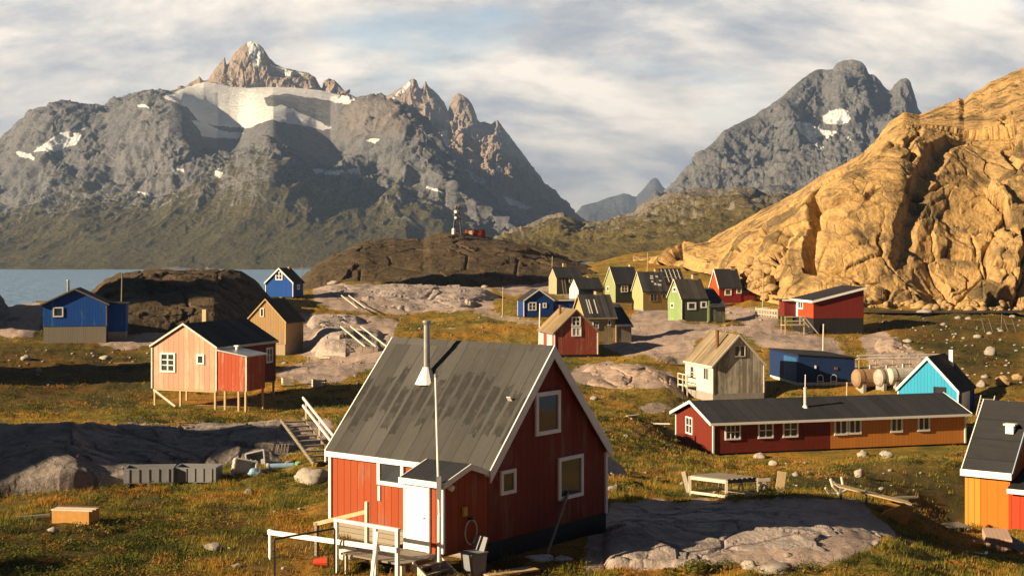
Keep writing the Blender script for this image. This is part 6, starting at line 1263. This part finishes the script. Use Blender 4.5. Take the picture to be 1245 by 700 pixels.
    # handrails on the slabs in the middle distance
    for (x0, y0, x1, y1, lab, n) in ((415, 365, 435, 381, 'pair of pale handrails on the slab nearest the small blue house', 2), (414, 405, 444, 430, 'double pale handrail of a rock stairway behind the roof of the large red house', 3)):
        a, b = see(x0, y0), see(x1, y1); root = empty('handrail', a, 0, lab, 'handrail', 'handrails on the rock slabs'); d = b - a; sd = Vector((1.1, 0.0, 0.0))
        for q in range(n): m = MB(); c = sd * q; m.bar(c + Vector((0, 0, 0.75)), c + d + Vector((0, 0, 0.75)), 0.12, 0.12); m.build('rail', M['wood_white'], root)
        for q in range(n):
            for t_ in (0.1, 0.5, 0.9): m = MB(); c = sd * q + d * t_; m.bar(c + Vector((0, 0, -0.5)), c + Vector((0, 0, 0.7)), 0.09); m.build('post', M['wood_grey'], root)
    # wooden bed-like frame on the slab
    P = see(880, 604); k = P.y / F; root = empty('cot', P, 0, 'grey and white wooden cot frame standing on the foreground slab', 'wooden frame'); c = [(-1.25, 0.75), (0.05, -0.35), (1.35, 0.25), (0.05, 1.35)]
    for (x, y) in c: m = MB(); m.bar((x, y, -0.2), (x, y, 0.72), 0.10); m.build('leg', M['wood_white'], root)
    for q in range(4):
        (x0, y0), (x1, y1) = c[q], c[(q + 1) % 4]; m = MB(); m.bar((x0, y0, 0.66), (x1, y1, 0.66), 0.05, 0.13); m.build('side_rail', M['wood_white'] if q in (0, 3) else M['wood_grey'], root); m = MB(); m.bar((x0, y0, 0.08), (x1, y1, 0.08), 0.05, 0.1); m.build('bottom_rail', M['wood_white'], root)
    for q in range(6): t_ = (q + 0.5) / 6; m = MB(); a = Vector((c[0][0] + (c[3][0] - c[0][0]) * t_, c[0][1] + (c[3][1] - c[0][1]) * t_, 0.75)); b = Vector((c[1][0] + (c[2][0] - c[1][0]) * t_, c[1][1] + (c[2][1] - c[1][1]) * t_, 0.75)); m.bar(a, b, 0.2, 0.03); m.build('slat', M['wood_grey'], root)
    m = MB(); m.box((0, 0, 0.45), (0.16, 0.05, 0.95), Matrix.Rotation(-0.25, 3, 'Y')); o = m.build('plank', M['wood_white'], None, loc=see(834, 600)); tag(o, 'short white board leaning at the left end of the cot frame', 'plank')
    m = MB(); m.box((0, 0, 0.4), (0.36, 0.06, 0.95), Matrix.Rotation(0.15, 3, 'Y')); o = m.build('plank', M['wood_pale'], None, loc=see(949, 598)); tag(o, 'wide tan board standing upright right of the cot frame', 'plank')
    m = MB(); m.bar((-0.9, 0, 0.06), (0.9, 0.1, 0.05), 0.3, 0.05); o = m.build('plank', M['wood_grey'], None, loc=see(842, 602)); tag(o, 'brown board lying flat under the cot frame', 'plank')
    P = see(915, 600); root = empty('trestle', P, 0.2, 'small white trestle beside the cot frame', 'trestle'); 
    for sg in (-1, 1):
        for t_ in (-0.2, 0.2): m = MB(); m.bar((sg * 0.5 + t_, 0.0, -0.1), (sg * 0.5, 0, 0.55), 0.06); m.build('leg', M['wood_white'], root)
    m = MB(); m.bar((-0.75, 0, 0.55), (0.75, 0, 0.55), 0.08, 0.12); m.build('beam', M['wood_white'], root)
    P = see(1018, 604); root = empty('antlers', P, 0.3, 'bleached pale branching driftwood standing in the grass beside the slab', 'driftwood'); m = MB(); m.path([(0, 0, -0.1), (0.05, 0, 0.2), (-0.2, 0, 0.45), (-0.28, 0.05, 0.75)], 0.06, 7); m.path([(0.05, 0, 0.2), (0.25, 0, 0.5), (0.22, 0.05, 0.8)], 0.055, 7); m.path([(0.0, 0, 0.1), (-0.4, 0, 0.2), (-0.55, 0, 0.4)], 0.05, 7); m.path([(0.05, 0, 0.15), (0.45, 0, 0.3)], 0.07, 7); m.build('stem', M['wood_white'], root)
    # broken ramp
    P = see(1093, 634); root = empty('wooden_ramp', P, 0.0, 'broken yellow wooden ramp with loose planks on the dark ground', 'wooden ramp')
    for q in range(3): m = MB(); m.bar((-2.05, 1.2 + 0.28 * q, 1.15 + 0.0 * q), (0.55, 0.2 + 0.3 * q, 0.62), 0.2, 0.05); m.build('plank', M['wood_pale'], root)
    m = MB(); m.prism([(-0.95, 0.05), (0.25, -0.1), (0.55, 0.58), (0.05, 0.62), (-0.55, 0.42)], 'y', -0.12, 0.0); m.build('side_panel', M['wood_orange'], root); m = MB(); m.prism([(-0.95, 0.05), (0.25, -0.1), (0.55, 0.58), (0.05, 0.62), (-0.55, 0.42)], 'y', 0.85, 0.95); m.build('side_panel', M['wood_orange'], root)
    m = MB(); m.bar((-0.1, -0.05, 0.72), (0.95, 0.9, 0.50), 0.14, 0.05); m.build('plank', M['wood_pale'], root)
    for (x, y) in ((-1.9, 1.3), (-1.0, 0.95)): m = MB(); m.bar((x, y, -0.3), (x, y, 1.1), 0.09); m.build('leg', M['wood_grey'], root)
    # pallets, lumber and metal by the right shed
    P = see(1160, 642); root = empty('pallet', P, 0.15, 'dark weathered pallet of planks on the ground by the orange shed', 'pallet')
    for q in range(5): m = MB(); m.box((0, -0.45 + 0.22 * q, 0.16), (1.1, 0.16, 0.03)); m.build('slat', M['wood_grey'], root)
    for q in (-0.45, 0, 0.45): m = MB(); m.box((q, 0, 0.07), (0.1, 1.05, 0.13)); m.build('bearer', M['wood_grey'], root)
    P = see(1215, 670); root = empty('lumber_stack', P, -0.25, 'stack of pale pink sawn planks before the orange shed', 'lumber stack')
    for i in range(6):
        for j in range(4): m = MB(); m.box((-0.42 + 0.165 * i, 1.05 + random.uniform(-0.06, 0.06), 0.08 + 0.13 * j), (0.155, 2.3, 0.12)); o = m.build('plank', M['lumber'], root)
    P = see(1236, 672); root = empty('board_pile', P, 0.35, 'grey boards leaning at the right edge beside the pink planks', 'boards')
    for q in range(4): m = MB(); m.bar((0.1 + 0.22 * q, -0.3, 0.05), (-0.25 + 0.22 * q, 1.3, 0.55), 0.2, 0.04); m.build('board', M['wood_grey'], root)
    for (px, py, lab, r) in ((1176, 660, 'bent grey metal strip on the ground left of the lumber, upper one', 0.6), (1190, 674, 'bent grey metal strip on the ground left of the lumber, lower one', 0.9)):
        P = see(px, py); m = MB(); m.bar((-0.45, 0.35, 0.05), (0.2, -0.2, 0.05), 0.1, 0.05); m.bar((0.2, -0.2, 0.05), (0.35, 0.15, 0.08), 0.1, 0.05); o = m.build('metal_strip', M['metal'], None, loc=P); tag(o, lab, 'metal strip')
    # fuel tanks behind the turquoise house
    for (px, py, L, r, mat, lab, yw) in ((1058, 473, 2.8, 0.85, 'tank_rust', 'rusty tan horizontal fuel tank beside the navy shed', 0.25), (1078, 472, 1.7, 0.8, 'tank_dirty', 'dirty white horizontal fuel tank between the rusty one and the pale one', 0.3), (1098, 470, 2.8, 0.78, 'tank_white', 'pale fuel tank partly behind the turquoise gable', 0.25)):
        P = see(px, py); root = empty('fuel_tank', P, yw, lab, 'tank', 'fuel tanks behind the turquoise house'); z = r + 0.2; m = MB(); n = 20
        prof = [(-L / 2 - 0.3, 0.35 * r), (-L / 2 - 0.18, 0.8 * r), (-L / 2, r), (L / 2, r), (L / 2 + 0.18, 0.8 * r), (L / 2 + 0.3, 0.35 * r)]
        for (xa, ra), (xb, rb) in zip(prof[:-1], prof[1:]): m.tube((xa, 0, z), (xb, 0, z), ra, rb, n, caps=False)
        m.add([(prof[0][0], 0.35 * r * math.cos(2 * math.pi * q / n), z + 0.35 * r * math.sin(2 * math.pi * q / n)) for q in range(n)], [tuple(range(n))]); m.build('shell', M[mat], root)
        for x in (-L / 3, L / 3): m = MB(); m.box((x, 0, 0.1), (0.3, r * 1.7, 0.9)); m.build('saddle', M['concrete'], root); m = MB(); m.tube((x - 0.05, 0, z), (x + 0.05, 0, z), r + 0.025, n=n, caps=False); m.build('band', M['rust'], root)
        m = MB(); m.tube((0, 0, z + r - 0.05), (0, 0, z + r + 0.35), 0.14); m.tube((0, 0, z + r + 0.3), (0.9, 0, z + r + 0.3), 0.05); m.build('filler_pipe', M['metal'], root)
    P = see(1098, 462); root = empty('pipe_gantry', P, 0.2, 'pale pipe gantry above the fuel tanks', 'pipework')
    for q in range(6): m = MB(); m.bar((-4.2 + 1.7 * q, 0.4, -0.6), (-4.2 + 1.7 * q, 0.4, 2.3), 0.08); m.build('post', M['wood_pale'], root)
    for z in (2.3, 2.0): m = MB(); m.tube((-4.4, 0.4, z), (4.6, 0.4, z), 0.06); m.build('pipe', M['white_old'], root)
    # deck fence and stairs by the slanted roof house
    A, B = see(919, 384), see(945, 387); root = empty('white_fence', A, 0, 'pale board fence on the terrace left of the slanted roof house', 'fence'); d = B - A; L = d.length
    for q in range(9): m = MB(); c = d * (q / 8); m.box(c + Vector((0, 0, 0.55)), (0.2, 0.06, 1.3)); m.build('board', M['wood_white'], root)
    for z in (0.35, 0.95): m = MB(); m.bar(Vector((0, 0.05, z)), d + Vector((0, 0.05, z)), 0.05, 0.1); m.build('rail', M['wood_white'], root)
    P = see(962, 405); root = empty('staircase', P, 0.2, 'pale wooden stairs and landing on the rock below the slanted roof house', 'stairs'); m = MB(); m.box((0.2, 0, 1.0), (2.6, 1.4, 0.1)); m.build('landing', M['wood_pale'], root)
    for (x, y) in ((-1.0, -0.6), (1.4, -0.6), (-1.0, 0.6), (1.4, 0.6)): m = MB(); m.bar((x, y, -1.0), (x, y, 2.0), 0.11); m.build('post', M['wood_pale'], root)
    for z in (1.5, 2.0): m = MB(); m.bar((-1.1, -0.62, z), (1.5, -0.62, z), 0.07, 0.1); m.build('rail', M['wood_white'], root)
    for q in range(6): m = MB(); m.box((1.7 + 0.3 * q, 0, 0.9 - 0.36 * q), (0.32, 1.1, 0.06)); m.build('step', M['wood_grey'], root)
    for sg in (-0.6, 0.6): m = MB(); m.bar((1.4, sg, 2.0), (3.4, sg, -0.3), 0.08, 0.1); m.build('handrail', M['wood_white'], root)
    # white fence left of the lit terrace of the scarlet house, drying rack by the pond
    P = see(872, 373); root = empty('porch_steps', P, 0.2, 'white slanting wooden steps beside the scarlet house', 'steps'); 
    for q in range(5): m = MB(); m.box((-0.45 + 0.25 * q, 0, 1.8 - 0.42 * q), (0.5, 0.9, 0.1)); m.build('step', M['white_old'], root)
    for sg in (-0.45, 0.45): m = MB(); m.bar((-0.7, sg, 2.2), (0.8, sg, -0.2), 0.1, 0.3); m.build('stringer', M['white'], root)
    P = see(1226, 402); root = empty('drying_rack', P, 0.1, 'bleached leaning poles of a fish drying rack by the pond', 'drying rack'); rr = random.Random(4)
    for q in range(6): m = MB(); x = -2.8 + 0.95 * q; m.tube((x, 0, -0.3), (x + rr.uniform(-0.9, 0.3), rr.uniform(-0.3, 0.3), rr.uniform(1.2, 2.2)), 0.05, 0.035, 6); m.build('pole', M['wood_grey'], root)
    m = MB(); m.tube((-3.0, 0, 0.9), (2.8, 0, 0.7), 0.045, n=6); m.build('crossbar', M['wood_grey'], root)
    # planks in the left field, bits in the grass
    for (px, py, L, a, mat, lab) in ((122, 447, 4.0, 0.1, 'wood_grey', 'long grey plank in the shaded field left of the stilt house, left one'), (150, 443, 1.9, 0.3, 'wood_orange', 'short orange plank on top of the grey ones in the shaded field'), (170, 445, 3.6, 0.05, 'wood_grey', 'long grey plank in the shaded field nearest the stilt house'), (1078, 610, 3.0, 0.25, 'wood_grey', 'thin grey pole lying behind the broken ramp'), (796, 516, 2.2, -0.6, 'wood_white', 'white driftwood plank lying in the grass above the trench'), (770, 508, 0.9, 1.0, 'wood_white', 'short white stick beside the driftwood plank'), (425, 500, 1.0, 0.3, 'wood_white', None), (395, 436, 1.2, -0.7, 'wood_white', 'white plank in the grass left of the large red roof')):
        if lab: P = see(px, py); m = MB(); m.bar((-L / 2, 0, 0.12), (L / 2, L * math.sin(a) * 0.6, 0.16), 0.22, 0.09); o = m.build('plank', M[mat], None, loc=P); tag(o, lab, 'plank', 'loose planks on the ground')
    for (px, py, s_, lab) in ((388, 470, 0.5, 'small wooden crate in the grass behind the stilt house'), (350, 468, 0.45, 'pale little crate near the stilts of the pink house')):
        P = see(px, py); root = empty('crate', P, 0.3, lab, 'crate'); m = MB()
        for z in (0.1, 0.3, 0.5):
            for (cx, cy, sx, sy) in ((0, -s_, 2 * s_, 0.04), (0, s_, 2 * s_, 0.04), (-s_, 0, 0.04, 2 * s_ - 0.05), (s_, 0, 0.04, 2 * s_ - 0.05)): m.box((cx, cy, z), (sx, sy, 0.15))
        m.build('slat_sides', M['wood_white'], root); m = MB()
        for (a, b) in ((-1, -1), (1, -1), (1, 1), (-1, 1)): m.bar((a * (s_ - 0.06), b * (s_ - 0.06), -0.1), (a * (s_ - 0.06), b * (s_ - 0.06), 0.62), 0.08)
        m.build('corner_post', M['wood_pale'], root)
    # steps behind the turquoise house
    P = see(1196, 505); root = empty('staircase', P, -0.5, 'grey wooden steps beside the back of the turquoise house', 'stairs')
    for q in range(6): m = MB(); m.box((0, 0.32 * q, 0.1 + 0.22 * q), (1.1, 0.3, 0.05)); m.build('step', M['wood_grey'], root)
    for sg in (-0.55, 0.55): m = MB(); m.bar((sg, -0.2, 0.0), (sg, 1.9, 1.4), 0.07, 0.2); m.build('stringer', M['wood_white'], root)
M['gold_stone'] = None
def stone_mats():
    t, cc, n = rock('stone_gold', (0.44, 0.29, 0.13), (0.34, 0.23, 0.11), (0.24, 0.17, 0.09), 2.0, 0.4, 0.35, bump=0.8, bdist=0.3); M['gold_stone'] = t.done(cc, n)
    t, cc, n = rock('stone_white', (0.42, 0.38, 0.33), (0.34, 0.31, 0.275), (0.25, 0.225, 0.20), 4.0, 0.3, 0.2, bump=0.8, bdist=0.25); M['stone_white'] = t.done(cc, n)
    M['lumber'] = plain('timber_pink', (0.55, 0.36, 0.27), 0.85, 0.2, 5); M['tank_rust'] = plain('tank_rusty', (0.34, 0.22, 0.13), 0.8, 0.5, 2); M['tank_dirty'] = plain('tank_grimy', (0.38, 0.35, 0.31), 0.8, 0.5, 2); M['tank_white'] = plain('tank_pale', (0.48, 0.47, 0.42), 0.7, 0.4, 2)
stone_mats()
def build_shade_hill():
    # unseen hill added left of the view, shaped to cast shade into it
    n = 120; x = np.linspace(-150, -34, n); y = np.linspace(15, 330, 200); X, Y = np.meshgrid(x, y); Z = np.zeros_like(X) + 14
    for (cx, cy, sx, sy, h) in SHADE: Z = Z + h * np.exp(-((X - cx) / sx) ** 2 - ((Y - cy) / sy) ** 2)
    lim = -(0.366 + 0.03) * Y - 2; Z = Z - 60 * sstep(0, 14, X - lim + 6)
    P = np.stack([X, Y, Z], -1); Z = Z + 1.0 * fbm(P / 9, 5); 
    return grid_mesh('hill', np.stack([X, Y, Z], -1), M['heath'], {'veg': 0 * Z, 'snow': 0 * Z})
SHADE = [(-46, 26, 9, 8, 20.5), (-60, 43, 9, 11, 28.3), (-76, 104, 12, 14, 30), (-95, 150, 16, 22, 37), (-112, 233, 22, 12, 66)]  # unseen mounds, each placed for the shadow it casts
def build_haze():
    m = MB(); x0, x1, y0, y1, z0, z1 = -4200, 4200, -60, 12800, -30, 860
    m.box(((x0 + x1) / 2, (y0 + y1) / 2, (z0 + z1) / 2), (x1 - x0, y1 - y0, z1 - z0)); mt = bpy.data.materials.new('haze_air'); mt.use_nodes = True; nt = mt.node_tree; nt.nodes.clear(); out = nt.nodes.new('ShaderNodeOutputMaterial'); v = nt.nodes.new('ShaderNodeVolumePrincipled')
    v.inputs['Density'].default_value = 8.0e-5; v.inputs['Density Attribute'].default_value = ''; v.inputs['Color'].default_value = (0.42, 0.62, 1.0, 1); v.inputs['Anisotropy'].default_value = 0.2; nt.links.new(v.outputs[0], out.inputs['Volume'])
    o = m.build('haze', mt); o['kind'] = 'stuff'; o['label'] = 'pale blue haze hanging over fjord and mountains'; o['category'] = 'haze'
# ---------------------------------------------------------------- build
build_houses()
build_mountains(); build_gold_hill(); build_outcrops(); build_ground(); build_water()
if SHADE: build_shade_hill()
TREE, OWN = terrain_tree()
build_things(); build_poles(); build_stones(); build_shrubs(); build_grass(); build_heath()
build_haze()
